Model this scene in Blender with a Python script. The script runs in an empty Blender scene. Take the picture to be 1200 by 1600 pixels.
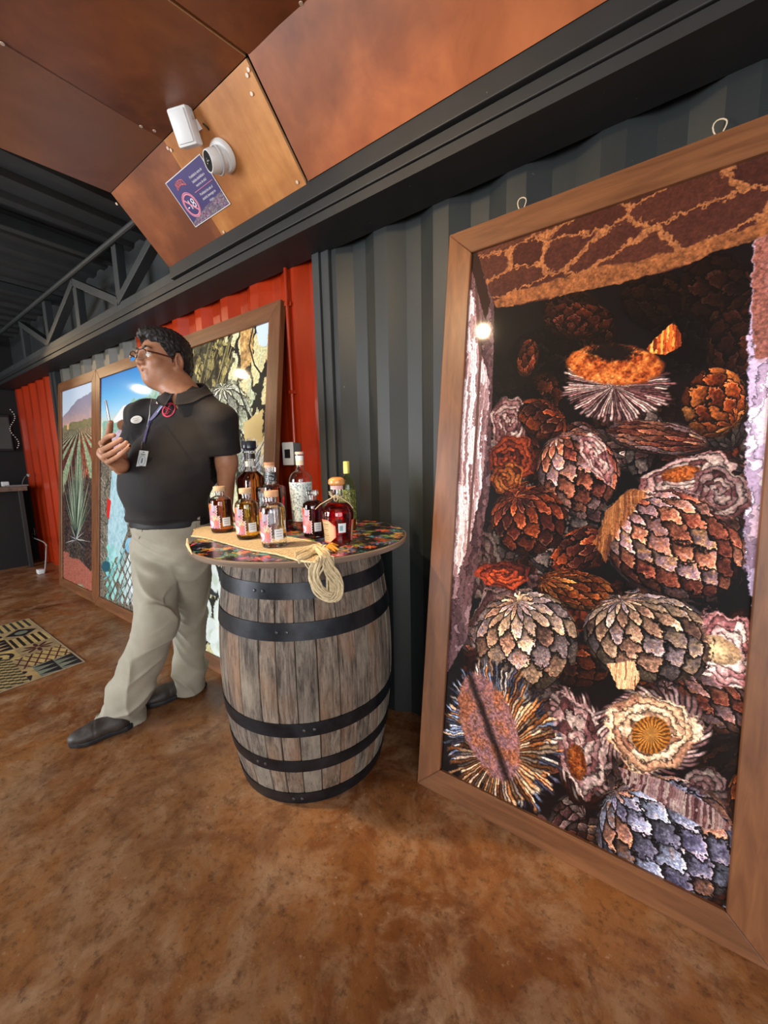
import bpy, bmesh, math, random
import numpy as np
from mathutils import Vector, Matrix
R = random.Random(7)
C = bpy.context.scene.collection
H = 1.2          # eye height of the photographer
FPX = 601.0      # focal length in pixels of the 1200x1600 frame
# ---------------- camera ----------------
_dn = np.array([90, 4300., FPX]); _dn /= np.linalg.norm(_dn)
_lf = np.array([-860, -67., FPX]); _lf -= _dn * (_lf @ _dn); _lf /= np.linalg.norm(_lf)
RT = np.stack([-_lf, np.cross(-_dn, -_lf), -_dn])
if RT[1][2] < 0: RT[1] = -RT[1]
cd = bpy.data.cameras.new('camera'); cam = bpy.data.objects.new('camera', cd); C.objects.link(cam)
cd.sensor_fit = 'HORIZONTAL'; cd.sensor_width = 36; cd.lens = 36 * FPX / 1200; cd.clip_start = .02
M = Matrix([[RT[i][0], -RT[i][1], -RT[i][2], (0, 0, H)[i]] for i in range(3)] + [[0, 0, 0, 1]])
cam.matrix_world = M
bpy.context.scene.camera = cam
def ray(x, y): return RT @ np.array([x - 600, y - 800, FPX])
def at(x, y, v, ax=1):
    d = ray(x, y); o = np.array([0, 0, H]); return o + d * ((v - o[ax]) / d[ax])
def proj(P):
    q = RT.T @ (np.array(P, float) - [0, 0, H]); return 600 + FPX * q[0] / q[2], 800 + FPX * q[1] / q[2]
# ---------------- light ----------------
sc = bpy.context.scene
sc.view_settings.view_transform = 'Standard'; sc.view_settings.look = 'None'
sc.view_settings.gamma = 1; sc.view_settings.use_curve_mapping = False
sc.view_settings.exposure = 0.78
w = bpy.data.worlds.new('world'); sc.world = w; w.use_nodes = True
bg = w.node_tree.nodes['Background']; bg.inputs[0].default_value = (.80, .88, 1, 1); bg.inputs[1].default_value = .55
def area(loc, target, sx, sy, power, col):
    l = bpy.data.lights.new('daylight', 'AREA'); l.shape = 'RECTANGLE'; l.size = sx; l.size_y = sy; l.energy = power; l.color = col
    o = bpy.data.objects.new('daylight', l); C.objects.link(o); o.location = loc
    o.rotation_euler = (Vector(target) - Vector(loc)).to_track_quat('-Z', 'Y').to_euler(); return o
area((-3.8, -3.3, 1.35), (-1.0, 1.3, .6), 2.0, 2.0, 135, (.93, .96, 1))
area((2.05, -3.3, 1.4), (-.8, 1.1, .8), 1.8, 2.0, 65, (1, .97, .93))
area((3.1, -1.4, 1.4), (-1.0, 1.3, 1.2), 2.0, 2.0, 28, (.85, .93, 1))
area((-5.9, -2.6, 1.5), (-1.5, .8, .2), 1.6, 1.8, 14, (1, .86, .66))
# ---------------- helpers ----------------
def meta(o, label=None, cat=None, group=None, kind=None):
    if label: o['label'] = label
    if cat: o['category'] = cat
    if group: o['group'] = group
    if kind: o['kind'] = kind
    return o
def empty(name, loc=(0, 0, 0), rz=0, label=None, cat=None, group=None, kind=None):
    o = bpy.data.objects.new(name, None); C.objects.link(o); o.location = loc; o.rotation_euler = (0, 0, rz); o.empty_display_size = .05
    return meta(o, label, cat, group, kind)
def link(name, me, m=None, parent=None, smooth=False, auto=None):
    o = bpy.data.objects.new(name, me); C.objects.link(o)
    if m is not None and not me.materials: me.materials.append(m)
    if parent is not None: o.parent = parent
    if smooth:
        me.polygons.foreach_set('use_smooth', [True] * len(me.polygons))
        if auto is not None:
            try: me.set_sharp_from_angle(angle=math.radians(auto))
            except Exception: pass
    return o
def mesh(name, vs, fs, m=None, parent=None, smooth=False, auto=None):
    me = bpy.data.meshes.new(name); me.from_pydata([tuple(map(float, v)) for v in vs], [], fs); me.update()
    return link(name, me, m, parent, smooth, auto)
class MB:
    def __init__(s): s.v = []; s.f = []
    def add(s, vs, fs):
        b = len(s.v); s.v += [tuple(map(float, v)) for v in vs]; s.f += [tuple(b + i for i in f) for f in fs]; return s
    def box(s, lo, hi, mat=None, bev=0):
        if bev:
            bm = bmesh.new(); bmesh.ops.create_cube(bm, size=1)
            for v in bm.verts: v.co = Vector([lo[i] + (v.co[i] + .5) * (hi[i] - lo[i]) for i in range(3)])
            bmesh.ops.bevel(bm, geom=bm.edges[:], offset=bev, segments=2, profile=.5, affect='EDGES')
            bm.verts.ensure_lookup_table(); bm.verts.index_update()
            vs = [v.co.copy() for v in bm.verts]; fs = [tuple(v.index for v in f.verts) for f in bm.faces]; bm.free()
        else:
            vs = [Vector((x, y, z)) for x in (lo[0], hi[0]) for y in (lo[1], hi[1]) for z in (lo[2], hi[2])]
            fs = [(0, 1, 3, 2), (4, 6, 7, 5), (0, 4, 5, 1), (2, 3, 7, 6), (0, 2, 6, 4), (1, 5, 7, 3)]
        if mat is not None: vs = [mat @ v for v in vs]
        return s.add(vs, fs)
    def bar(s, a, b, wd, ht, up=(0, 0, 1), bev=0):
        a = Vector(a); b = Vector(b); x = (b - a); L = x.length; x.normalize(); y = Vector(up).cross(x)
        if y.length < 1e-4: y = Vector((0, 1, 0)).cross(x)
        y.normalize(); z = x.cross(y)
        m = Matrix(((x.x, y.x, z.x, a.x), (x.y, y.y, z.y, a.y), (x.z, y.z, z.z, a.z), (0, 0, 0, 1)))
        return s.box((0, -wd / 2, -ht / 2), (L, wd / 2, ht / 2), m, bev)
    def tube(s, pts, r, n=8, closed=False):
        pts = [Vector(p) for p in pts]; k = len(pts); rs = r if hasattr(r, '__len__') else [r] * k
        vs = []; fs = []; ref = None
        for i, p in enumerate(pts):
            t = (pts[(i + 1) % k] - pts[i - 1]) if closed else (pts[min(i + 1, k - 1)] - pts[max(i - 1, 0)])
            t.normalize()
            if ref is None: ref = t.orthogonal()
            u = ref - t * ref.dot(t)
            if u.length < 1e-5: u = t.orthogonal()
            u.normalize(); ref = u; v = t.cross(u)
            for j in range(n):
                a = 2 * math.pi * j / n; vs.append(p + (u * math.cos(a) + v * math.sin(a)) * rs[i])
        for i in range(k if closed else k - 1):
            for j in range(n):
                a = i * n + j; b = i * n + (j + 1) % n; c = ((i + 1) % k) * n + (j + 1) % n; d = ((i + 1) % k) * n + j; fs.append((a, b, c, d))
        if not closed: fs += [tuple(range(n - 1, -1, -1)), tuple(range((k - 1) * n, k * n))]
        return s.add(vs, fs)
    def lathe(s, prof, n=40, c=(0, 0, 0), closed=False, mat=None, sq=0):
        vs = []; fs = []; m = len(prof)
        for j in range(n):
            a = 2 * math.pi * j / n
            q = 1 if not sq else (abs(math.cos(a)) ** sq + abs(math.sin(a)) ** sq) ** (-1 / sq)
            for r, z in prof:
                qq = q if (sq and r > sq_lim) else 1
                p = Vector((c[0] + r * qq * math.cos(a), c[1] + r * qq * math.sin(a), c[2] + z)); vs.append(mat @ p if mat is not None else p)
        for j in range(n):
            for i in range(m if closed else m - 1):
                a = j * m + i; b = j * m + (i + 1) % m; cc = ((j + 1) % n) * m + (i + 1) % m; d = ((j + 1) % n) * m + i; fs.append((a, d, cc, b))
        if not closed:
            fs.append(tuple(j * m for j in range(n - 1, -1, -1))[::1]); fs.append(tuple(j * m + m - 1 for j in range(n)))
        return s.add(vs, fs)
    def build(s, name, m=None, parent=None, smooth=False, auto=35):
        return mesh(name, s.v, s.f, m, parent, smooth, auto)
sq_lim = .017
# ---------------- materials ----------------
def nodes(name):
    m = bpy.data.materials.new(name); m.use_nodes = True; nt = m.node_tree; b = nt.nodes['Principled BSDF']; return m, nt, b
def ramp(nt, fac, stops):
    r = nt.nodes.new('ShaderNodeValToRGB'); nt.links.new(fac, r.inputs[0]); e = r.color_ramp.elements
    while len(e) < len(stops): e.new(.5)
    for i, (p, c) in enumerate(stops): e[i].position = p; e[i].color = (*c, 1)
    return r.outputs[0]
def coords(nt, scale=(1, 1, 1), out='Object', rot=(0, 0, 0)):
    t = nt.nodes.new('ShaderNodeTexCoord'); mp = nt.nodes.new('ShaderNodeMapping'); nt.links.new(t.outputs[out], mp.inputs[0])
    mp.inputs['Scale'].default_value = scale; mp.inputs['Rotation'].default_value = rot; return mp.outputs[0]
def noise(nt, v, s, d=6, r=.6, dist=0):
    n = nt.nodes.new('ShaderNodeTexNoise'); nt.links.new(v, n.inputs['Vector']); n.inputs['Scale'].default_value = s
    n.inputs['Detail'].default_value = d; n.inputs['Roughness'].default_value = r; n.inputs['Distortion'].default_value = dist; return n.outputs[0]
def mix(nt, f, a, b, mode='MIX'):
    n = nt.nodes.new('ShaderNodeMix'); n.data_type = 'RGBA'; n.blend_type = mode
    for i, x in ((0, f), (6, a), (7, b)):
        if hasattr(x, 'links') or hasattr(x, 'is_linked'): nt.links.new(x, n.inputs[i])
        else: n.inputs[i].default_value = x if i == 0 else (*x, 1)
    return n.outputs[2]
def bump(nt, b, h, st=.2, dist=.01):
    n = nt.nodes.new('ShaderNodeBump'); nt.links.new(h, n.inputs['Height']); n.inputs['Strength'].default_value = st
    n.inputs['Distance'].default_value = dist; nt.links.new(n.outputs[0], b.inputs['Normal'])
def mat(name, col, rough=.5, metal=0, var=0, vs=8, coat=0, bmp=0, bs=60, spec=.5):
    m, nt, b = nodes(name); b.inputs['Base Color'].default_value = (*col, 1); b.inputs['Roughness'].default_value = rough
    b.inputs['Metallic'].default_value = metal; b.inputs['Coat Weight'].default_value = coat; b.inputs['Specular IOR Level'].default_value = spec
    if var:
        v = coords(nt); n = noise(nt, v, vs)
        nt.links.new(ramp(nt, n, [(.3, tuple(c * (1 - var) for c in col)), (.7, tuple(min(1, c * (1 + var)) for c in col))]), b.inputs['Base Color'])
    if bmp: bump(nt, b, noise(nt, coords(nt), bs, 4), bmp, .004)
    return m
def wood(name, a, b_, scale=(1, 12, 12), rough=.45, coat=.15, big=3, c=None):
    m, nt, b = nodes(name); v = coords(nt, scale); n = noise(nt, v, big, 8, .6, .6); n2 = noise(nt, coords(nt), 2.2, 5, .6)
    col = ramp(nt, n, [(.3, a), (.68, b_)])
    if c: col = mix(nt, ramp(nt, n2, [(.42, (0, 0, 0)), (.62, (1, 1, 1))]), col, c)
    nt.links.new(col, b.inputs['Base Color']); b.inputs['Roughness'].default_value = rough; b.inputs['Coat Weight'].default_value = coat
    b.inputs['Coat Roughness'].default_value = .35; bump(nt, b, n, .08, .003); return m
def glass(name, col=(1, 1, 1), rough=0.0, ior=1.45):
    m, nt, b = nodes(name); b.inputs['Base Color'].default_value = (*col, 1); b.inputs['Roughness'].default_value = rough
    b.inputs['Transmission Weight'].default_value = 1; b.inputs['IOR'].default_value = ior; return m
def image_mat(name, arr, rough=.3, coat=0, alpha=None, gain=1.0, spec=.5):
    h_, w_ = arr.shape[:2]; im = bpy.data.images.new(name, w_, h_, alpha=alpha is not None)
    a = np.ones((h_, w_, 4), np.float32); a[..., :3] = np.clip(arr, 0, 1)
    if alpha is not None: a[..., 3] = alpha
    im.pixels.foreach_set(a[::-1].ravel()); im.update(); im.pack()
    m, nt, b = nodes(name); t = nt.nodes.new('ShaderNodeTexImage'); t.image = im; t.extension = 'EXTEND'
    nt.links.new(t.outputs[0], b.inputs['Base Color']); b.inputs['Roughness'].default_value = rough; b.inputs['Coat Weight'].default_value = coat
    b.inputs['Coat Roughness'].default_value = .06; b.inputs['Specular IOR Level'].default_value = spec
    if alpha is not None: nt.links.new(t.outputs[1], b.inputs['Alpha'])
    return m
def uvquad(name, p00, p10, p11, p01, m, parent=None):
    o = mesh(name, [p00, p10, p11, p01], [(0, 1, 2, 3)], m, parent); uv = o.data.uv_layers.new(name='UVMap')
    for i, c in enumerate([(0, 0), (1, 0), (1, 1), (0, 1)]): uv.data[i].uv = c
    return o
# floor: acid stained concrete
def floor_mat():
    m, nt, b = nodes('stained_concrete'); v = coords(nt)
    n1 = noise(nt, v, 1.3, 9, .6, .6); n2 = noise(nt, v, 5.5, 9, .72, .5); n3 = noise(nt, v, 34, 7, .78); n4 = noise(nt, v, 2.6, 10, .72, 1.2); n5 = noise(nt, v, 13, 8, .75, .3)
    c = ramp(nt, n1, [(.36, (.13, .040, .011)), (.47, (.235, .088, .026)), (.56, (.32, .135, .045)), (.66, (.29, .16, .08))])
    c = mix(nt, ramp(nt, n2, [(.46, (0, 0, 0)), (.66, (.85, .85, .85))]), c, (.42, .26, .145))
    c = mix(nt, ramp(nt, n4, [(.50, (0, 0, 0)), (.62, (.5, .5, .5))]), c, (.14, .040, .014))
    c = mix(nt, ramp(nt, n5, [(.38, (.5, .5, .5)), (.50, (0, 0, 0))]), c, (.12, .045, .017))
    c = mix(nt, ramp(nt, n3, [(.36, (.6, .6, .6)), (.47, (0, 0, 0))]), c, (.06, .024, .012))
    c = mix(nt, ramp(nt, n3, [(.60, (0, 0, 0)), (.72, (.65, .65, .65))]), c, (.60, .42, .28))
    nt.links.new(c, b.inputs['Base Color'])
    r = nt.nodes.new('ShaderNodeMapRange'); nt.links.new(n2, r.inputs[0]); r.inputs[1].default_value = .3; r.inputs[2].default_value = .7; r.inputs[3].default_value = .20; r.inputs[4].default_value = .46
    nt.links.new(r.outputs[0], b.inputs['Roughness']); bump(nt, b, n3, .12, .003); b.inputs['Specular IOR Level'].default_value = .4
    return m
M_floor = floor_mat()
def paint(name, col, rough=.4, coat=0, dirt=(.3, .3, .3)):
    m, nt, b = nodes(name); v = coords(nt, (1, 1, .25)); n = noise(nt, v, 6, 8, .65); n2 = noise(nt, coords(nt), 60, 3, .5)
    c = ramp(nt, n, [(.35, tuple(x * .8 for x in col)), (.65, tuple(x * 1.15 for x in col))])
    c = mix(nt, ramp(nt, n2, [(.76, (0, 0, 0)), (.80, (.5, .5, .5))]), c, dirt)
    nt.links.new(c, b.inputs['Base Color']); b.inputs['Roughness'].default_value = rough; b.inputs['Coat Weight'].default_value = coat
    bump(nt, b, n2, .03, .002); return m
M_dark = paint('charcoal_container_paint', (.0105, .0140, .0148), .5)
M_red = paint('red_container_paint', (.36, .026, .003), .28, .25, (.5, .15, .05))
M_grey = paint('grey_container_paint', (.085, .082, .070), .5)
M_black = paint('black_steel_paint', (.012, .013, .014), .62)
M_steel = paint('dark_grey_steel_paint', (.026, .030, .032), .6)
M_roof = paint('dark_roof_paint', (.026, .029, .031), .65)
M_ply = wood('stained_plywood', (.22, .062, .022), (.38, .125, .048), (3, 3, 3), .36, .2, 1.6, (.15, .045, .02))
M_plyd = wood('dark_stained_plywood', (.20, .052, .014), (.34, .105, .030), (3, 3, 3), .36, .2, 1.5, (.12, .032, .010))
M_plyb = wood('brown_stained_plywood', (.20, .070, .030), (.32, .125, .055), (3, 3, 3), .4, .15, 1.5, (.24, .10, .05))
M_plyl = wood('pale_varnished_plywood', (.50, .20, .055), (.70, .34, .11), (9, 1.6, 1.6), .36, .2, 2.2, (.36, .13, .035))
M_plye = mat('plywood_edge', (.50, .28, .13), .7)
M_frame = wood('walnut_stained_frame', (.10, .037, .014), (.205, .082, .032), (1.2, 14, 14), .42, .1, 2.5)
M_framev = wood('walnut_stained_stile', (.11, .038, .013), (.22, .084, .030), (14, 14, 1.2), .42, .1, 2.5)
M_white = mat('white_plastic', (.80, .82, .82), .35)
M_blackp = mat('black_plastic', (.012, .012, .013), .35)
# ---------------- structure ----------------
X0, X1, YF = -6.6, 3.3, -3.4
YW = 1.402
def struct(o): o['kind'] = 'structure'; return o
struct(MB().box((X0 - .1, YF, -.08), (X1 + .1, 1.6, 0)).build('floor', M_floor))
def corrugated(name, x0, x1, z0, z1, m, y=YW, per=.275, ph=-.951):
    prof = []; k0 = math.floor((x0 - ph) / per) - 1; x = ph + k0 * per
    while x < x1 + per:
        for dx, dy in ((0, 0), (.071, .036), (.139, .036), (.211, 0)): prof.append((x + dx, y + dy))
        x += per
    out = []
    def yy(t):
        for (a, ya), (b, yb) in zip(prof, prof[1:]):
            if a <= t <= b: return ya + (yb - ya) * (t - a) / (b - a)
    pts = [(x0, yy(x0))] + [p for p in prof if x0 < p[0] < x1] + [(x1, yy(x1))]
    n = len(pts); vs = [(a, b, z) for z in (z0, z1) for a, b in pts] + [(a, y + .06, z) for z in (z0, z1) for a, b in pts]
    fs = [(i, i + 1, n + i + 1, n + i) for i in range(n - 1)] + [(2 * n + i + 1, 2 * n + i, 3 * n + i, 3 * n + i + 1) for i in range(n - 1)]
    fs += [(i + 1, i, 2 * n + i, 2 * n + i + 1) for i in range(n - 1)] + [(n + i, n + i + 1, 3 * n + i + 1, 3 * n + i) for i in range(n - 1)]
    fs += [(0, n, 3 * n, 2 * n), (n - 1, 3 * n - 1, 4 * n - 1, 2 * n - 1)]
    return mesh(name, vs, fs, m)
ZT = 2.30
struct(corrugated('wall_back', -1.257, X1, 0, ZT, M_dark))
struct(corrugated('wall_back_red', -3.14, -1.349, 0, ZT, M_red))
struct(corrugated('wall_back_grey', -4.965, -3.20, 0, ZT, M_grey))
struct(corrugated('wall_back_far_red', -6.59, -5.10, 0, ZT, M_red))
tr = MB().box((-1.349, 1.377, 0), (-1.308, 1.45, ZT)).box((-1.306, 1.387, 0), (-1.258, 1.45, ZT), None, .004); struct(tr.build('trim_1', M_steel))
struct(MB().box((-3.20, 1.404, 0), (-3.141, 1.45, ZT)).build('trim_2', M_red))
struct(MB().box((-5.098, 1.375, 0), (-5.04, 1.45, ZT)).box((-5.038, 1.385, 0), (-4.966, 1.45, ZT)).build('trim_3', M_steel))
struct(MB().box((X0 - .1, YF, 0), (X0, 1.6, 2.9)).build('wall_left', mat('near_black_board_wall', (.006, .006, .007), .7)))
struct(MB().box((X1, YF, 0), (X1 + .1, 1.6, .3)).box((X1, YF, 2.5), (X1 + .1, 1.6, 2.9)).box((X1, -.2, .3), (X1 + .1, 1.6, 2.5)).box((X1, YF, .3), (X1 + .1, -2.6, 2.5)).build('wall_right', M_dark))
struct(MB().box((X0 - .1, 1.44, ZT - .02), (X1 + .1, 1.6, 2.9)).build('wall_back_upper', M_steel))
fw = MB().box((X0, YF - .1, 0), (-5.3, YF, 2.9)).box((X0, YF - .1, 2.45), (X1, YF, 2.9)).box((-2.9, YF - .1, 0), (1.1, YF, 2.45)).box((3.1, YF - .1, 0), (X1, YF, 2.45))
struct(fw.build('wall_front', M_dark))
# wall girder along the top of the containers
struct(MB().box((-2.262, 1.20, 2.205), (X1, 1.262, 2.30), None, .003).box((X0, 1.215, 2.163), (X1, 1.30, 2.200), None, .003)
       .box((X0, 1.222, 2.126), (X1, 1.401, 2.160)).box((X0, 1.262, 2.20), (X1, 1.44, 2.262)).build('trim_4', M_black))
struct(MB().box((X0, 1.23, 2.202), (-2.262, 1.29, 2.262), None, .003).build('trim_5', M_steel))
# ---------------- roof deck, purlins ----------------
def deck():
    vs = []; fs = []; x = X0; prof = []
    while x < X1: prof += [(x, 2.76), (x + .11, 2.76), (x + .135, 2.73), (x + .205, 2.73)]; x += .23
    n = len(prof)
    vs = [(a, y, b + dz) for dz in (0, .03) for y in (YF, 1.6) for a, b in prof]
    for k in (0, 2 * n):
        for i in range(n - 1): fs.append((k + i, k + i + 1, k + n + i + 1, k + n + i) if k else (k + i, k + n + i, k + n + i + 1, k + i + 1))
    return mesh('ceiling', vs, fs, M_roof)
ceil = struct(deck())
for i, xx in enumerate((at(66, 488, 1.25)[0], at(148, 433, 1.25)[0], at(-20, 540, 1.25)[0])):
    MB().box((xx - .03, YF, 2.655), (xx + .03, 1.40, 2.725), None, .004).build('purlin', M_steel, ceil)
# plywood lining: each sheet a child of the ceiling
PA = np.array([-1.183, 1.2, 2.2645]); QA = np.array([-1.183, .947, 2.510])
def on_plane(x, y, P, n):
    d = ray(x, y); o = np.array([0, 0, H]); return o + d * (((P - o) @ n) / (d @ n))
n45 = np.cross([1, 0, 0], QA - PA); n45 /= np.linalg.norm(n45)
nC = np.cross([1, 0, 0], [0, -1, -.09]); nC /= np.linalg.norm(nC)
c45 = lambda x, y: on_plane(x, y, PA, n45)
cC = lambda x, y: on_plane(x, y, QA, nC)
def sheet(poly, n, m, label=None, name='plywood_panel', th=.012):
    n = np.array(n); n = n if n[2] > 0 else -n; k = len(poly)
    top = [p + n * th for p in poly]; cen = np.mean(poly, 0)
    vs = [cen + (p - cen) * (1 - .002) for p in poly] + [cen + (p - cen) * .998 for p in top]
    fs = [tuple(range(k)), tuple(range(2 * k - 1, k - 1, -1))] + [(i, k + i, k + (i + 1) % k, (i + 1) % k) for i in range(k)]
    o = mesh(name, vs, fs, None, ceil); o.data.materials.append(m); o.data.materials.append(M_plye)
    for p in o.data.polygons[2:]: p.material_index = 1
    if label: o['label'] = label
    return o
XL, XR = -2.262, -1.183
A1, A2, A3, A4 = PA * 1, QA * 1, c45(175, 305), c45(265, 425)
A3[0] = XL; A4 = np.array([XL, PA[1], PA[2]]); A3 = np.array([XL, QA[1], QA[2]])
t = (257 - 175) / (385 - 175)
S1 = np.array([-1.738, QA[1], QA[2]]); S2 = np.array([-1.757, PA[1], PA[2]])
sheet([A1 - [.004, 0, 0], A2 - [.004, 0, 0], S1, S2], n45, M_plyl, 'pale varnished plywood sheet')
sheet([S2, S1, A3, A4], n45, M_ply, 'red-brown stained plywood sheet')
off = np.array([.006, -.004, .004])
B3 = c45(487, 0); dr = (B3 - A2); B4 = A2 + dr * 11; k = (X1 - A1[0]) / 1
sheet([A1 + off, np.array([X1, PA[1], PA[2]]), A2 + off + dr / dr[0] * (X1 - A2[0]), A2 + off], n45, M_ply, 'long orange-brown stained plywood sheet')
G = np.array([0, 0, .003])
D1 = cC(385, 90); D2 = cC(262, 0); D3 = cC(490, 0); L1 = cC(175, 303); L2 = cC(0, 231); Sg = cC(257, 207); Sg2 = cC(0, 62)
ext = lambda a, b, yv: a + (b - a) * ((yv - a[1]) / (b[1] - a[1]))
yv = -2.2
L1 = np.array([XL, QA[1], QA[2]]); Sg = np.array([-1.738, QA[1], QA[2]])
sheet([L1, Sg, ext(Sg, Sg2, yv), ext(L1, L2, yv)][::-1], nC, M_plyb, 'dull brown stained plywood sheet')
sheet([Sg, QA, ext(QA, D2, yv), ext(Sg, Sg2, yv)][::-1], nC, M_plyd, 'dark red-brown stained plywood sheet')
e = D3 - QA; far = QA + e / e[0] * (X1 - QA[0])
sheet([QA + [.008, 0, 0], far, np.array([X1, yv, far[2] - .2]), ext(QA, D2, yv) + [.012, 0, 0]][::-1], nC, M_plyd, 'dark stained plywood sheet nearest the viewer')
# screws in the sheets
def screws():
    mb = MB()
    for (x, y) in [(389, 108), (394, 146), (465, 284), (387, 117), (350, 362), (268, 234), (263, 231), (183, 318)]:
        p = c45(x, y) - n45 * (.002 if n45[2] > 0 else -.002)
        mb.tube([p, p - n45 * (.003 if n45[2] > 0 else -.003)], .006, 8)
    for (x, y) in [(3, 66), (220, 196), (241, 203), (470, 3)]:
        p = cC(x, y) - nC * (.002 if nC[2] > 0 else -.002); mb.tube([p, p - nC * (.003 if nC[2] > 0 else -.003)], .006, 8)
    o = mb.build('screw_heads', mat('bare_screw', (.75, .62, .5), .4, .3), ceil); o['kind'] = 'stuff'
screws()
# ---------------- roof truss ----------------
tr = empty('roof_truss', (-4.2, 1.26, 2.26), 0, 'dark grey steel roof truss with round top pipe above the far containers', 'truss')
Yt = 1.26
def tl(name, mb, m=M_steel): 
    o = mb.build(name, m, tr); o.data.transform(Matrix.Translation((4.2, -1.26, -2.26))); return o
tl('top_pipe', MB().tube([(X0, 1.22, 2.63), (XL + .35, 1.22, 2.63)], .017, 10))
def tx(x, y): return at(x, y, Yt)
nb = [tx(192, 470)[0], tx(68, 548)[0]]; ntp = [tx(122, 452)[0], tx(25, 522)[0]]
sp = abs(nb[0] - ntp[0])
xs_b = [nb[0] + 2 * sp, nb[0], nb[0] - 2 * sp]; xs_t = [nb[0] + sp, nb[0] - sp, nb[0] - 3 * sp]
for x in xs_b: tl('vertical', MB().box((x - .034, Yt - .026, 2.262), (x + .034, Yt + .026, 2.63), None, .003))
for x in xs_t: tl('vertical', MB().box((x - .034, Yt - .026, 2.262), (x + .034, Yt + .026, 2.60), None, .003))
for xb in xs_b:
    for xt in (xb - sp, xb + sp):
        if xt < -1.9 and xt > X0: tl('diagonal', MB().bar((xb, Yt - .008, 2.27), (xt, Yt - .008, 2.585), .052, .058, (0, 1, 0), .003))
# ---------------- numpy painting kit (flat prints) ----------------
rng = np.random.default_rng(5)
def vnoise(h, w_, cell, seed=0):
    r = np.random.default_rng(seed); gh, gw = int(h / cell) + 3, int(w_ / cell) + 3; g = r.random((gh, gw)).astype(np.float32)
    y = np.arange(h) / cell; x = np.arange(w_) / cell; yi = y.astype(int); xi = x.astype(int); fy = (y - yi)[:, None]; fx = (x - xi)[None]
    fy = fy * fy * (3 - 2 * fy); fx = fx * fx * (3 - 2 * fx)
    a = g[yi][:, xi]; b = g[yi][:, xi + 1]; c = g[yi + 1][:, xi]; d = g[yi + 1][:, xi + 1]
    return (a * (1 - fx) + b * fx) * (1 - fy) + (c * (1 - fx) + d * fx) * fy
def fbm(h, w_, cell, o=4, seed=0):
    s = 0; a = 1; t = 0
    for i in range(o): s = s + a * vnoise(h, w_, max(cell / 2 ** i, 1.01), seed * 31 + i); t += a; a *= .6
    return s / t
def sm(a, b, x): t_ = np.clip((x - a) / (b - a), 0, 1); return t_ * t_ * (3 - 2 * t_)
def hash2(i, j, s=0): return np.mod(np.sin(i * 12.9898 + j * 78.233 + s * 37.7) * 43758.5453, 1.0)
def pal(p, t_):
    p = np.array(p, np.float32); t_ = np.clip(t_, 0, .9999) * (len(p) - 1); i = t_.astype(int); f = (t_ - i)[..., None]; return p[i] * (1 - f) + p[np.minimum(i + 1, len(p) - 1)] * f
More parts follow.
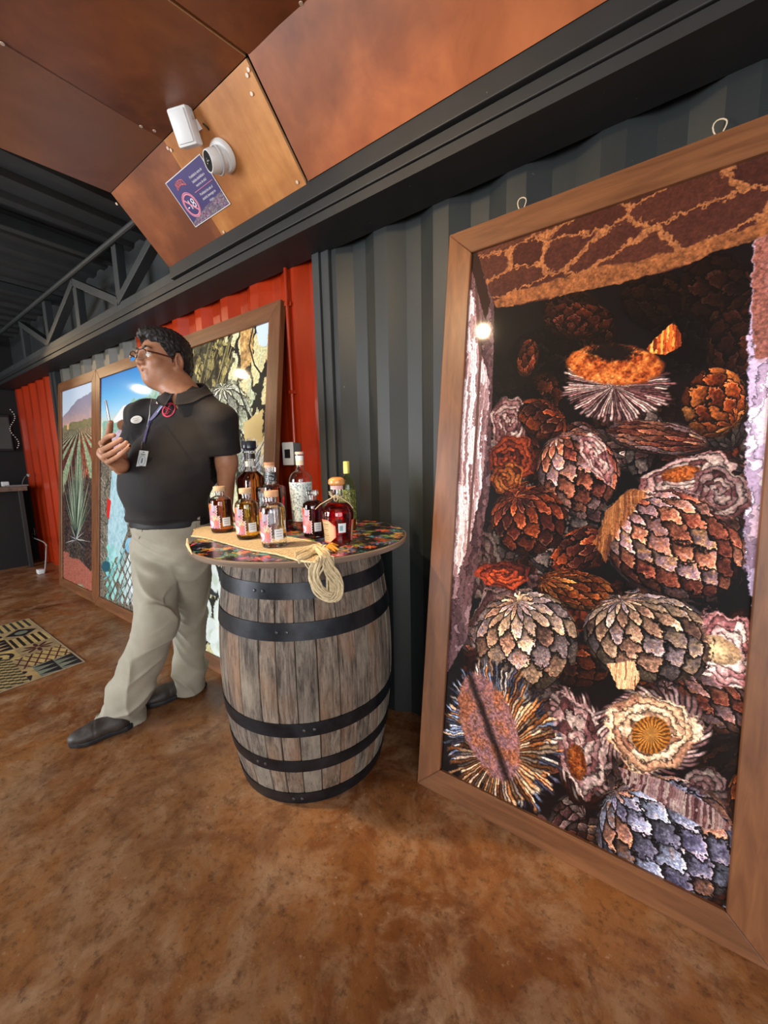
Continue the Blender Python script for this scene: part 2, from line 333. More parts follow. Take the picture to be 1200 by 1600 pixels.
class Canvas:
    def __init__(s, w_, h_, col=(0, 0, 0), seed=1):
        s.w, s.h = w_, h_; s.a = np.ones((h_, w_, 3), np.float32) * np.array(col, np.float32)
        s.n1 = fbm(h_, w_, 40, 5, seed); s.n2 = fbm(h_, w_, 12, 4, seed + 1); s.n3 = fbm(h_, w_, 5, 3, seed + 2); s.X, s.Y = np.meshgrid(np.arange(w_) + .5, np.arange(h_) + .5)
    def win(s, x0, y0, x1, y1):
        x0, y0 = max(0, int(x0)), max(0, int(y0)); x1, y1 = min(s.w, int(x1) + 1), min(s.h, int(y1) + 1); return slice(y0, max(y1, y0)), slice(x0, max(x1, x0))
    def put(s, w_, col, al):
        s.a[w_] = s.a[w_] * (1 - al[..., None]) + col * al[..., None]
    def local(s, c, u, v, pad=1.25):
        c, u, v = map(lambda q: np.array(q, float), (c, u, v)); rx = abs(u[0]) + abs(v[0]); ry = abs(u[1]) + abs(v[1])
        w_ = s.win(c[0] - rx * pad, c[1] - ry * pad, c[0] + rx * pad, c[1] + ry * pad)
        inv = np.linalg.inv(np.array([[u[0], v[0]], [u[1], v[1]]])); dx = s.X[w_] - c[0]; dy = s.Y[w_] - c[1]
        return w_, inv[0, 0] * dx + inv[0, 1] * dy, inv[1, 0] * dx + inv[1, 1] * dy
    def ellipse(s, c, u, v, col, soft=.1, al=1., jag=0):
        w_, p, q = s.local(c, u, v); r = np.hypot(p, q) + jag * (s.n3[w_] - .5); s.put(w_, np.array(col), sm(1, 1 - soft, r) * al)
    def poly(s, pts, col, soft=1.5, jag=0, al=1., tex=None):
        pts = np.array(pts, float); w_ = s.win(pts[:, 0].min() - 6, pts[:, 1].min() - 6, pts[:, 0].max() + 6, pts[:, 1].max() + 6)
        X = s.X[w_] + jag * (s.n2[w_] - .5); Y = s.Y[w_] + jag * (s.n1[w_] - .5) * 1.5; ins = np.zeros(X.shape, bool); dm = np.full(X.shape, 1e9)
        for i in range(len(pts)):
            a, b = pts[i - 1], pts[i]; d = b - a; L = d @ d + 1e-9
            t_ = np.clip(((X - a[0]) * d[0] + (Y - a[1]) * d[1]) / L, 0, 1); dm = np.minimum(dm, np.hypot(X - a[0] - t_ * d[0], Y - a[1] - t_ * d[1]))
            cr = ((a[1] > Y) != (b[1] > Y)); ins ^= cr & (X < (b[0] - a[0]) * (Y - a[1]) / (b[1] - a[1] + 1e-12) + a[0])
        sd = np.where(ins, dm, -dm); al_ = sm(-soft / 2, soft / 2, sd) * al
        c = np.array(col, np.float32) if tex is None else tex(w_)
        s.put(w_, c, al_); return w_, al_
    def line(s, pts, wd, col, al=1., taper=False):
        pts = np.array(pts, float)
        for i in range(len(pts) - 1):
            a, b = pts[i], pts[i + 1]; w0 = wd; m_ = wd + 2
            w_ = s.win(min(a[0], b[0]) - m_, min(a[1], b[1]) - m_, max(a[0], b[0]) + m_, max(a[1], b[1]) + m_); X, Y = s.X[w_], s.Y[w_]
            if X.size == 0: continue
            d = b - a; t_ = np.clip(((X - a[0]) * d[0] + (Y - a[1]) * d[1]) / (d @ d + 1e-9), 0, 1)
            ww = wd * (1 - t_ * .9) if taper else wd
            dd = np.hypot(X - a[0] - t_ * d[0], Y - a[1] - t_ * d[1]); s.put(w_, np.array(col), np.clip(ww / 2 + .5 - dd, 0, 1) * al)
    def pina(s, c, u, v, N=14, Mr=9, colors=None, br=1., pole=(0, 1), seed=0, crack=.13, tilt=.5, jag=.10, rough=1.):
        """an agave heart: a ball of overlapping diamond leaf bases"""
        w_, p, q = s.local(c, u, v)
        if p.size == 0: return
        p = p + .10 * (s.n2[w_] - .5) * rough; q = q + .10 * (s.n1[w_] - .5) * rough
        r = np.hypot(p, q) + jag * (s.n3[w_] - .5); z = np.sqrt(np.clip(1 - p * p - q * q, 0.0, 1))
        px_, py_ = np.array(pole, float) / (np.hypot(*pole) + 1e-9); ct, st = math.cos(tilt), math.sin(tilt)
        ax = np.array([px_ * ct, py_ * ct, st]); e1 = np.cross(ax, [0, 0, 1.]); e1 /= np.linalg.norm(e1) + 1e-9; e2 = np.cross(ax, e1)
        la = np.arcsin(np.clip(p * ax[0] + q * ax[1] + z * ax[2], -1, 1)); lo = np.arctan2(p * e2[0] + q * e2[1] + z * e2[2], p * e1[0] + q * e1[1])
        i = lo / (2 * math.pi) * N + .75 * (s.n2[w_] - .5) * rough + .09 * (s.n3[w_] - .5); j = la / math.pi * Mr + .8 * (s.n1[w_] - .5) * rough + .10 * (s.n3[w_] - .5)
        L_ = 1.75; n0 = np.ceil(j)
        def leaf(n):
            off = .5 * np.mod(n, 2); m_ = np.round(i - off); t_ = (n - j) / L_; W_ = .56 * (1 - np.clip(t_, 0, 1.3) ** 2.6); return m_, t_, W_ - np.abs(i - off - m_)
        mA, tA, eA = leaf(n0 + 1); mB, tB, eB = leaf(n0); A_ = (eA > 0) & (tA < 1)
        mm = np.where(A_, mA, mB); nn_ = np.where(A_, n0 + 1, n0); t_ = np.where(A_, tA, tB); ed = np.where(A_, eA, eB); mm = np.mod(mm, N)
        hs = hash2(mm, nn_, seed); hs2 = hash2(mm + 3, nn_, seed + 2)
        C_ = pal(colors, hs * .75 + .5 * (s.n2[w_] - .35)); C_ = C_ * (.38 + .72 * t_)[..., None] * (.75 + .5 * hs2)[..., None]
        str_ = .5 + .5 * np.sin(i * 44 + s.n2[w_] * 12); C_ = C_ * (.75 + .5 * str_ * s.n3[w_])[..., None]
        rim = sm(.02, .06, ed) * (1 - sm(.09, .20, ed)) * sm(.3, .8, t_); C_ = C_ + rim[..., None] * np.array([.30, .23, .17]) * (.1 + 1. * hs2)[..., None]
        C_ = C_ * (.08 + .92 * sm(0, crack * .6, ed))[..., None] * np.where(A_, 1, .15 + .85 * sm(0, .22, -eA))[..., None]
        C_ = C_ * (.28 + .8 * sm(-.1, .8, z + .4 * (-q)))[..., None] * (.5 + .9 * s.n3[w_])[..., None] * br
        s.put(w_, np.clip(C_, 0, 1), sm(1.0, .95, r + .12 * (.5 - hs)))
    def fibre(s, c, u, v, colors, n=60, inner=.0, br=1., seed=0, contrast=1., jag=.25, swirl=0., al=1.):
        """a torn or cut leaf mass: streaks that run out from the middle"""
        w_, p, q = s.local(c, u, v, 1.4)
        if p.size == 0: return
        r = np.hypot(p, q); th = np.arctan2(q, p) + swirl * r + .14 * (s.n1[w_] - .5); k = th / (2 * math.pi) * n
        f = k - np.floor(k); hs = hash2(np.mod(np.floor(k), n), np.floor(r * 2.3 + hash2(np.floor(k), 1) * 2), seed)
        R_ = 1 + jag * (hash2(np.mod(np.floor(k), n), 7, seed) - .6)
        C_ = pal(colors, hs * .8 + .3 * (s.n2[w_] - .3)); sh = np.sin(f * math.pi) ** .7
        C_ = C_ * (1 - contrast + contrast * sh * (.45 + .9 * hash2(np.floor(k), 3, seed)))[..., None] * (.5 + .9 * s.n3[w_])[..., None] * br
        s.put(w_, np.clip(C_, 0, 1), sm(1, .92, r / R_) * sm(inner - .08, inner, r) * al)
    def rings(s, c, u, v, colors, n=6, br=1., seed=0, jag=.3, al=1.):
        """wavy layered petals round a cut core"""
        w_, p, q = s.local(c, u, v, 1.35)
        if p.size == 0: return
        th = np.arctan2(q, p); r = np.hypot(p, q) * (1 + .06 * np.sin(th * 3 + seed) + .05 * np.sin(th * 7 + seed * 2)) + jag * (s.n1[w_] - .5) + .22 * (s.n2[w_] - .5)
        k = r * n + th / (2 * math.pi) * 2; f = k - np.floor(k); hs = hash2(np.floor(k), np.floor(th * 1.5), seed)
        C_ = pal(colors, hs * .7 + .4 * (s.n2[w_] - .3)); C_ = C_ * (.25 + .85 * sm(0, .3, f) * (1 - .5 * sm(.6, 1, f)))[..., None] * (.5 + .9 * s.n3[w_])[..., None] * br
        s.put(w_, np.clip(C_, 0, 1), sm(1, .93, r) * al)
    def cells(s, w_, size, colors, edge, ew=.1, seed=0, sx=1., warp=1.):
        X = (s.X[w_] + warp * 14 * (s.n1[w_] - .5)) / size; Y = (s.Y[w_] + warp * 14 * (s.n2[w_] - .5)) / size * sx
        xi, yi = np.floor(X), np.floor(Y); d1 = np.full(X.shape, 9.); d2 = d1.copy(); hh = d1.copy()
        for dx in (-1, 0, 1):
            for dy in (-1, 0, 1):
                gx, gy = xi + dx, yi + dy; d = np.hypot(gx + hash2(gx, gy, seed) - X, gy + hash2(gx, gy, seed + 5) - Y)
                nn = d < d1; d2 = np.where(nn, d1, np.minimum(d2, d)); hh = np.where(nn, hash2(gx, gy, seed + 9), hh); d1 = np.minimum(d1, d)
        C_ = pal(colors, hh + (.35 * (s.n2[w_] - .5) if warp < 3 else 0.5 * (s.n1[w_] - .5))) * (.72 + .5 * s.n3[w_])[..., None]; e_ = sm(ew, ew + .06, d2 - d1)[..., None]
        return C_ * e_ + np.array(edge) * (.6 + .8 * s.n3[w_])[..., None] * (1 - e_)
# ---------------- framed prints ----------------
def frame_geo(xl, wd, yb, yt, L=2.0):
    BL = np.array([xl, yb, 0.]); U = np.array([0, yt - yb, math.sqrt(L * L - (yt - yb) ** 2)]) / L; X = np.array([1., 0, 0]); N = np.cross(X, U); return BL, X, U, N
RW = .088
def framed(xl, wd, yb, yt, m, label, L=2.0, rails=None):
    BL, X, U, N = frame_geo(xl, wd, yb, yt, L)        # N points to the wall-side? make it face the room
    if N[1] > 0: N = -N
    root = empty('framed_photograph', tuple(BL), 0, label, 'picture', None)
    mt = Matrix(((X[0], U[0], N[0], 0), (X[1], U[1], N[1], 0), (X[2], U[2], N[2], 0), (0, 0, 0, 1)))
    T = .034
    def rail(a, b, c_, d_, m_):
        vs = [mt @ Vector((p[0], p[1], z)) for z in (-T, 0) for p in (a, b, c_, d_)]
        fs = [(0, 3, 2, 1), (4, 5, 6, 7), (0, 1, 5, 4), (1, 2, 6, 5), (2, 3, 7, 6), (3, 0, 4, 7)]
        bm = bmesh.new(); vv = [bm.verts.new(v) for v in vs]; [bm.faces.new([vv[i] for i in f]) for f in fs]; bmesh.ops.recalc_face_normals(bm, faces=bm.faces[:])
        bmesh.ops.bevel(bm, geom=bm.edges[:], offset=.0025, segments=1, affect='EDGES'); me = bpy.data.meshes.new('frame_rail'); bm.to_mesh(me); bm.free()
        link('frame_rail', me, m_, root)
    g = .0006
    rail((0, 0), (wd, 0), (wd - RW, RW - g), (RW, RW - g), M_frame)
    rail((0, L), (RW, L - RW + g), (wd - RW, L - RW + g), (wd, L), M_frame)
    rail((0, 0), (RW - g, RW), (RW - g, L - RW), (0, L), M_framev)
    rail((wd, 0), (wd, L), (wd - RW + g, L - RW), (wd - RW + g, RW), M_framev)
    q = lambda x, y, z: mt @ Vector((x, y, z))
    uvquad('print', q(RW - .004, RW - .004, -.012), q(wd - RW + .004, RW - .004, -.012), q(wd - RW + .004, L - RW + .004, -.012), q(RW - .004, L - RW + .004, -.012), m, root)
    bk = MB().box((RW - .01, RW - .01, -T), (wd - RW + .01, L - RW + .01, -.016), mt).build('backing_board', M_blackp, root)
    return root, mt
def canvas_map(xl, wd, yb, yt, L, W, Hh):
    BL, X, U, N = frame_geo(xl, wd, yb, yt, L)
    def f(px, py):
        d = ray(px, py); o = np.array([0, 0, H]); P = o + d * (((BL - o) @ N) / (d @ N)) - BL
        return np.array([(P @ X - RW) / (wd - 2 * RW) * W, (1 - (P @ U - RW) / (L - 2 * RW)) * Hh])
    return f
def streak(w_, cols, sy=.12, sc=.5):
    X = cv.X[w_]; Y = cv.Y[w_]; k = X * sc * .1 + cv.n1[w_] * 3 + np.sin(Y * .012) * .6; f = k - np.floor(k)
    return pal(cols, hash2(np.floor(k), np.floor(Y * .008 + cv.n1[w_] * 3)) * .9) * (.4 + .6 * sm(0, .25, f) + .5 * cv.n3[w_])[..., None]
def core(c, rx, ry, ang, cols, br=1.):
    w_, p, q = cv.local(*uvv(c, rx, ry, ang)); r_ = np.hypot(p, q) + .25 * (cv.n2[w_] - .5)
    cv.put(w_, np.clip(pal(cols, cv.n1[w_] * .7 + cv.n3[w_] * .5 - .1) * (.45 + .9 * cv.n3[w_])[..., None] * (1.05 - .45 * r_)[..., None] * br, 0, 1), sm(1, .88, r_))
# --- print 4: cooked agave hearts heaped in a stone oven
F4 = (-.655, .95, 1.103, 1.365, 2.0)
cv = Canvas(760, 1790, (.035, .025, .03), 11); g4 = canvas_map(*F4, 760, 1790)
def uvv(c, rx, ry, ang):
    c0 = g4(*c); a = math.radians(ang); u = g4(c[0] + rx * math.cos(a), c[1] + rx * math.sin(a)) - c0; v = g4(c[0] - ry * math.sin(a), c[1] + ry * math.cos(a)) - c0; return c0, u, v
OR = [(.25, .08, .04), (.55, .22, .08), (.80, .42, .18), (.93, .60, .32)]
OP = [(.30, .12, .12), (.62, .30, .22), (.78, .48, .36), (.62, .48, .52), (.95, .66, .38)]
CR = [(.38, .27, .24), (.72, .52, .42), (.86, .70, .56), (.60, .52, .56), (.90, .60, .38)]
GB = [(.34, .32, .44), (.58, .56, .66), (.66, .70, .82), (.74, .48, .36), (.48, .40, .50)]
DR = [(.13, .05, .04), (.34, .12, .08), (.52, .20, .10), (.72, .30, .12)]
PU = [(.28, .14, .14), (.58, .36, .36), (.80, .62, .60), (.90, .78, .72), (.62, .42, .50)]
DK = [(.05, .03, .035), (.10, .06, .055), (.16, .09, .07)]
P4 = lambda *a: [g4(*p) for p in a]
# faint hearts far back in the dark
for i, (x, y, rx, ry, b_) in enumerate([(1120, 450, 70, 60, .30), (1020, 470, 60, 50, .22), (900, 500, 70, 45, .35), (1150, 540, 60, 60, .42), (850, 560, 50, 60, .3), (1060, 540, 50, 45, .3), (830, 640, 60, 40, .5), (790, 610, 40, 70, .25), (1150, 700, 60, 60, .4), (1000, 640, 60, 50, .3), (1140, 800, 50, 60, .4), (1130, 1230, 60, 90, .35), (1150, 1340, 40, 70, .4)]):
    cv.pina(*uvv((x, y), rx, ry, 20 * i), 10, 7, DR if i not in (4, 5, 7) else DK, b_, (1, .3 * i), i)
for i in range(90):
    x, y = R.uniform(755, 1180), R.uniform(650, 1460); (cv.pina if i % 3 else cv.rings)(*uvv((x, y), R.uniform(35, 60), R.uniform(25, 45), R.uniform(0, 180)), *((R.randint(8, 12), R.randint(6, 8), R.choice([DR, PU, OP]), R.uniform(.3, .75), (R.uniform(-1, 1), -1), i) if i % 3 else (R.choice([PU, DR]), 4, R.uniform(.3, .6), i)))
# stone arch
cv.poly(P4((728, 372), (1330, 150), (1330, 330), (1172, 372), (1050, 420), (930, 448), (850, 468), (790, 480), (771, 476), (748, 440)), (0, 0, 0), 3, 10, 1., lambda w_: cv.cells(w_, 150, [(.24, .12, .09), (.30, .16, .12), (.22, .11, .09), (.33, .18, .13)], (.56, .35, .21), .06, 3, 1.9, 2.6))
cv.poly(P4((771, 468), (850, 440), (930, 418), (1000, 405), (1172, 352), (1330, 285), (1330, 325), (1172, 374), (1080, 408), (1000, 432), (900, 455), (850, 466), (775, 482)), (.62, .36, .19), 4, 14, .9, lambda w_: np.array((.58, .35, .20)) * (.25 + .6 * cv.n3[w_] + .7 * cv.n2[w_])[..., None])
# left wall of the oven
def streak(w_, cols, sy=.12, sc=.5):
    X = cv.X[w_]; Y = cv.Y[w_]; k = X * sc * .1 + cv.n1[w_] * 3 + np.sin(Y * .012) * .6; f = k - np.floor(k)
    return pal(cols, hash2(np.floor(k), np.floor(Y * .008 + cv.n1[w_] * 3)) * .9) * (.4 + .6 * sm(0, .25, f) + .5 * cv.n3[w_])[..., None]
cv.poly(P4((700, 372), (738, 384), (752, 420), (772, 476), (768, 640), (765, 760), (742, 900), (728, 1000), (700, 1050), (640, 1050)), (0, 0, 0), 3, 8, 1., lambda w_: streak(w_, [(.14, .09, .10), (.34, .24, .25), (.22, .15, .16), (.50, .40, .42)]))
cv.poly(P4((731, 440), (742, 470), (745, 520), (752, 560), (764, 590), (763, 650), (752, 760), (735, 840), (715, 900), (706, 900), (724, 560)), (.74, .66, .68), 2, 16, .85, lambda w_: streak(w_, [(.78, .70, .72), (.86, .80, .82), (.40, .28, .28), (.70, .60, .62)], sc=1.1))
cv.line(P4((744, 450), (750, 560), (742, 700), (730, 860)), 9, (.30, .20, .18), .9)
cv.poly(P4((728, 384), (744, 388), (766, 470), (758, 500), (742, 440)), (.16, .09, .07), 2, 8)
# right wall
cv.poly(P4((1330, 300), (1176, 372), (1168, 520), (1164, 700), (1160, 880), (1185, 1000), (1330, 1000)), (0, 0, 0), 4, 14, 1., lambda w_: streak(w_, [(.44, .38, .42), (.66, .60, .66), (.58, .54, .60), (.80, .76, .80), (.40, .26, .24)], sc=.35) * np.array([1, .97, 1.04]))
cv.poly(P4((1330, 290), (1178, 372), (1172, 500), (1180, 560), (1330, 520)), (.5, .28, .2), 4, 14, .8, lambda w_: np.array((.56, .30, .22)) * (.4 + 1. * cv.n3[w_])[..., None])
cv.poly(P4((1186, 1010), (1330, 1000), (1330, 1200), (1178, 1200)), (.30, .32, .40), 3, 10, .7)
# the hearts, back to front
pn = lambda c, rx, ry, ang, *a, **k: cv.pina(*uvv(c, rx, ry, ang), *a, **k)
fb = lambda c, rx, ry, ang, *a, **k: cv.fibre(*uvv(c, rx, ry, ang), *a, **k)
rg = lambda c, rx, ry, ang, *a, **k: cv.rings(*uvv(c, rx, ry, ang), *a, **k)
el = lambda c, rx, ry, ang, *a, **k: cv.ellipse(*uvv(c, rx, ry, ang), *a, **k)
pn((823, 560), 17, 32, 10, 7, 5, DR, .9, (0, 1))
cv.poly(P4((1010, 545), (1022, 528), (1050, 505), (1062, 520), (1064, 540), (1040, 552), (1015, 553)), (0, 0, 0), 2, 12, 1, lambda w_: streak(w_, OR, sc=1.6) * 1.1); pn((900, 500), 60, 30, 0, 12, 7, DR, .6, (0, 1), 4)
fb((957, 602), 94, 58, 2, PU, 90, br=.95, seed=1, jag=.22)
el((955, 570), 84, 32, 3, (.66, .32, .12), .25, 1, .25)
w_, p, q = cv.local(*uvv((955, 568), 86, 34, 3)); cv.put(w_, np.clip(pal(OR, cv.n2[w_] * 1.3 - .1) * (.5 + .9 * cv.n3[w_])[..., None], 0, 1), sm(1, .85, np.hypot(p, q) + .2 * (cv.n2[w_] - .5)))
el((955, 548), 52, 19, 2, (.05, .03, .03), .5, .95, .5)
pn((1112, 628), 54, 56, 25, 9, 7, OR, 1.15, (1, .4), seed=4)
rg((795, 660), 32, 45, 0, PU, 5, br=.75, seed=6); pn((845, 655), 44, 30, 30, 9, 6, DR, 1., (1, -1), 8)
pn((1022, 684), 86, 28, 8, 18, 6, OP, .95, (1, 0), seed=5, tilt=.1)
rg((800, 715), 40, 35, 0, DR, 5, br=1., seed=9); rg((790, 748), 26, 28, 20, OR, 4, br=.7, seed=2)
rg((1068, 744), 84, 32, -14, PU, 5, br=.85, seed=2); core((1062, 740), 33, 13, -10, OR, 1.1)
pn((898, 738), 72, 62, 35, 13, 9, OP, 1.15, (-1, -.6), seed=6, tilt=.3); rg((930, 712), 20, 46, -30, PU, 4, br=1., seed=12, al=.9)
pn((823, 814), 64, 56, 0, 12, 8, DR, 1.05, (-.4, -1), seed=7, tilt=.7)
rg((1120, 772), 50, 45, 10, PU, 5, br=.7, seed=5)
pn((900, 862), 52, 32, -35, 9, 7, DR, 1.15, (1, .5), seed=8)
pn((1042, 850), 128, 84, 22, 17, 11, OP, 1.2, (-.9, -.5), seed=9, tilt=.25); cv.poly(P4((925, 850), (945, 800), (985, 762), (1010, 770), (985, 800), (955, 850), (945, 880)), (0, 0, 0), 2, 14, .85, lambda w_: streak(w_, [(.30, .16, .09), (.62, .40, .22), (.50, .28, .14), (.22, .12, .10)], sc=2.2))
rg((785, 898), 46, 22, 5, DR, 4, br=1.3, seed=14)
pn((897, 922), 66, 32, 12, 14, 8, OR, .85, (-1, -.2), seed=10)
rg((1125, 1050), 76, 100, -30, PU, 7, br=1.05, seed=3); pn((1095, 1090), 92, 52, 28, 15, 8, OP, .85, (-1, -.4), seed=15, tilt=.2, crack=.2)
rg((1132, 1020), 56, 62, -28, PU, 5, br=1.15, seed=7); core((1118, 1016), 44, 22, 20, [(.7, .45, .3), (.92, .76, .58), (.86, .62, .4)], 1.2)
pn((814, 1002), 90, 80, 10, 13, 9, CR, 1.12, (-.3, -1), seed=11, tilt=.75, crack=.11)
pn((1004, 998), 112, 72, 14, 15, 9, CR, 1.08, (-.6, -.9), seed=12, tilt=.55, crack=.11)
cv.poly(P4((948, 1040), (990, 1030), (998, 1062), (990, 1082), (965, 1080)), (0, 0, 0), 2, 12, 1, lambda w_: streak(w_, [(.5, .3, .2), (.88, .68, .5), (.66, .45, .34)], sc=2.4))
fb((900, 1162), 50, 96, -16, PU, 40, br=.75, seed=18, swirl=.8); rg((905, 1165), 40, 86, -16, PU, 4, br=.8, seed=5); core((900, 1192), 15, 30, -10, OR, .9)
fb((1010, 1142), 98, 72, 12, PU, 46, br=.9, seed=19, swirl=1.2); rg((1012, 1145), 80, 62, 12, [(.45, .28, .22), (.80, .60, .46), (.94, .80, .66), (.75, .55, .45)], 5, br=1.1, seed=6)
w_, p, q = cv.local(*uvv((1015, 1150), 33, 31, 0)); r_ = np.hypot(p, q) + .1 * (cv.n2[w_] - .5); th = np.arctan2(q, p)
cv.put(w_, np.clip(pal([(.90, .62, .30), (.80, .50, .20), (.62, .34, .12)], r_ * .9) * (.75 + .3 * np.sin(th * 24 + cv.n2[w_] * 8) * sm(.15, .5, r_) + .4 * (cv.n3[w_] - .5))[..., None], 0, 1), sm(1, .9, r_))
pn((1162, 1245), 30, 46, 10, 8, 6, OR, .9, (0, -1), seed=21)
pn((1032, 1312), 132, 92, 26, 15, 9, GB, 1.12, (-.9, -.4), seed=13, tilt=.35, crack=.11); cv.poly(P4((965, 1200), (1040, 1222), (1110, 1262), (1148, 1302), (1100, 1296), (1040, 1262), (975, 1228)), (0, 0, 0), 2, 12, .9, lambda w_: streak(w_, PU, sc=1.8) * .62)
fb((1158, 1432), 34, 34, 0, [(.2, .2, .24), (.7, .7, .76), (.9, .9, .95)], 50, br=.8, seed=23)
fb((775, 1150), 94, 128, -22, [(.10, .08, .10), (.28, .27, .34), (.45, .52, .66), (.86, .78, .72), (.70, .42, .24), (.16, .13, .16)], 130, .3, 1.1, seed=24, jag=.25)
fb((778, 1178), 84, 96, 20, [(.16, .09, .08), (.70, .40, .20), (.90, .74, .58), (.30, .26, .32)], 74, .35, 1.0, seed=26, jag=.35)
w_, p, q = cv.local(*uvv((762, 1136), 44, 96, -20)); r_ = np.hypot(p, q) + .22 * (cv.n2[w_] - .5)
cv.put(w_, np.clip(pal([(.46, .24, .16), (.70, .42, .30), (.60, .42, .44), (.62, .40, .26)], cv.n1[w_] * 1.4 - .2) * (.3 + 1.1 * cv.n3[w_])[..., None] * (1 - .75 * sm(.22, .0, np.abs(p + .1 * (cv.n1[w_] - .5)))) [..., None], 0, 1), sm(1, .9, r_))
m4 = image_mat('oven_print', np.clip(cv.a * 1.08, 0, 1), .55, .7, None, 1.0, .15)
f4, mt4 = framed(*F4[:4], m4, 'largest framed print, agave hearts heaped in a stone oven, leaning right of the barrel', 2.0)
# hanging strings behind the top rail
for px, py in ((1128, 183), (815, 308)):
    BL, X, U, N = frame_geo(*F4); d = ray(px, py + 3); o = np.array([0, 0, H]); P = o + d * (((BL - o) @ N) / (d @ N)); xs = (P - BL) @ X
    b_ = U * 1.992 + X * xs - np.array([0, -.012, 0]); mb = MB()
    mb.tube([b_ + np.array([.018 * math.sin(t_ * 6.28) * (.5 + .5 * t_), .004, .045 * math.sin(t_ * 3.14) + .003 * math.cos(t_ * 9)]) for t_ in np.linspace(0, 1, 14)], .0016, 5)
    mb.build('hanging_string', mat('jute_string', (.6, .5, .36), .9), f4)
# --- print 3: agave leaf bases close up
F3 = (-2.51, .95, 1.12, 1.365, 2.0)
cv = Canvas(480, 1130, (.10, .10, .08), 21); g4 = canvas_map(*F3, 480, 1130)
full = (slice(0, 1130), slice(0, 480))
YG = [(.84, .80, .58), (.93, .92, .80), (.80, .80, .62), (.92, .84, .62), (.70, .74, .62), (.95, .95, .90)]
cv.a[:] = cv.cells(full, 84, YG, (.07, .08, .07), .14, 4, .55, 3.5)
cv.poly(P4((283, 520), (345, 525), (366, 560), (345, 600), (300, 640), (283, 640)), (.13, .12, .09), 6, 30, .8, lambda w_: cv.cells(w_, 26, [(.10, .09, .06), (.18, .17, .11), (.72, .66, .38), (.14, .12, .08)], (.05, .05, .04), .12, 6, .8, 2))
for i in range(26):
    x = 318 + R.random() * 50; cv.line(P4((x, 520 + R.random() * 30), (x - 18, 590 + R.random() * 30)), 2.2, R.choice([(.75, .70, .45), (.05, .05, .05), (.4, .36, .22)]), .8)
cv.poly(P4((372, 515), (392, 511), (392, 565), (372, 580)), (.82, .66, .42), 4, 20, 1, lambda w_: pal([(.35, .22, .14), (.85, .66, .40), (.92, .76, .50)], cv.n3[w_] * 1.3) * (.4 + .9 * cv.n2[w_])[..., None])
cv.poly(P4((397, 508), (416, 500), (414, 540), (400, 540)), (.78, .86, .95), 5, 14)
cv.line(P4((392, 512), (386, 540), (394, 570), (408, 590)), 6, (.07, .10, .10))
cv.pina(*uvv((345, 680), 50, 85, 0), 10, 6, [(.72, .76, .62), (.90, .92, .84), (.62, .66, .52)], 1.1, (0, -1), seed=4, crack=.14)
for i in range(9):
    a = (385 - 4 * i, 590 + 28 * i); cv.line(P4((368, 600), (384, 650), (386, 720)), 5, (.14, .18, .14))
cv.poly(P4((350, 640), (362, 650), (368, 720), (360, 800), (345, 820)), (.76, .82, .66), 4, 14)
cv.poly(P4((376, 660), (408, 640), (406, 700), (380, 690)), (.84, .74, .50), 4, 20)
for i in range(60):
    x, y = 372 + R.random() * 30, 700 + R.random() * 60; cv.line(P4((x, y), (x + 9, y - 16)), 3, R.choice([(.78, .84, .95), (.5, .58, .75), (.9, .93, 1), (.15, .18, .2)]), .8)
cv.poly(P4((330, 890), (345, 890), (345, 935), (300, 920)), (.13, .16, .18), 4, 14)
for (x, y, rx, ry) in [(326, 985, 14, 22), (342, 960, 12, 26), (338, 1005, 14, 24), (318, 950, 10, 22), (330, 900, 9, 28), (345, 925, 8, 20)]:
    el((x, y), rx, ry, -10, (.88, .92, .90), .12, .95, .2); el((x + 3, y + 6), rx * .6, ry * .5, -10, (.70, .78, .70), .6, .7, .2)
m3 = image_mat('leaf_base_print', np.clip(cv.a * 1.05, 0, 1), .55, .7, None, 1.0, .15)
framed(*F3[:4], m3, 'framed close-up print of pale agave leaf bases, leaning behind the man and the barrel', 2.0)
# --- print 2: field worker with a straw hat beside a harvested agave
F2 = (-3.9, 1.2, 1.15, 1.368, 2.0)
cv = Canvas(520, 920, (.3, .6, .85), 31); g4 = canvas_map(*F2, 520, 920); full = (slice(0, 920), slice(0, 520))
def gp(px): return g4(*px)
t_ = cv.Y / 920
cv.a[:] = pal([(.13, .50, .80), (.30, .66, .90), (.62, .82, .94), (.93, .86, .72), (.9, .86, .7), (.8, .8, .7)], t_ * 2.6)
cv.poly(P4((158, 660), (175, 655), (190, 645), (205, 622), (222, 625), (235, 610), (260, 625), (300, 640), (300, 830), (150, 830)), (.4, .6, .55), 3, 26, 1, lambda w_: pal([(.22, .42, .38), (.42, .62, .56), (.60, .76, .70), (.35, .52, .44)], cv.n3[w_] * .6 + cv.n2[w_] * .5))
cv.poly(P4((150, 715), (300, 745), (300, 1000), (140, 980)), (.2, .2, .2), 3, 20, 1, lambda w_: pal([(.04, .04, .05), (.14, .13, .14), (.62, .58, .50), (.10, .10, .10), (.30, .26, .20)], cv.n3[w_] * 1.0 + .3 * (cv.n2[w_] - .5)))
for i in range(90):
    x, y = 155 + R.random() * 25, 740 + R.random() * 150; cv.line(P4((x, y), (x + R.uniform(-12, 12), y - R.uniform(8, 26))), 2.4, R.choice([(.75, .72, .62), (.03, .03, .04), (.45, .42, .36), (.9, .85, .78)]), .8)
cv.poly(P4((172, 735), (200, 728), (204, 770), (198, 800), (196, 830), (182, 870), (166, 880), (166, 820)), (.62, .76, .80), 2, 7, 1, lambda w_: pal([(.50, .66, .72), (.66, .80, .84), (.78, .88, .90)], cv.n2[w_]))
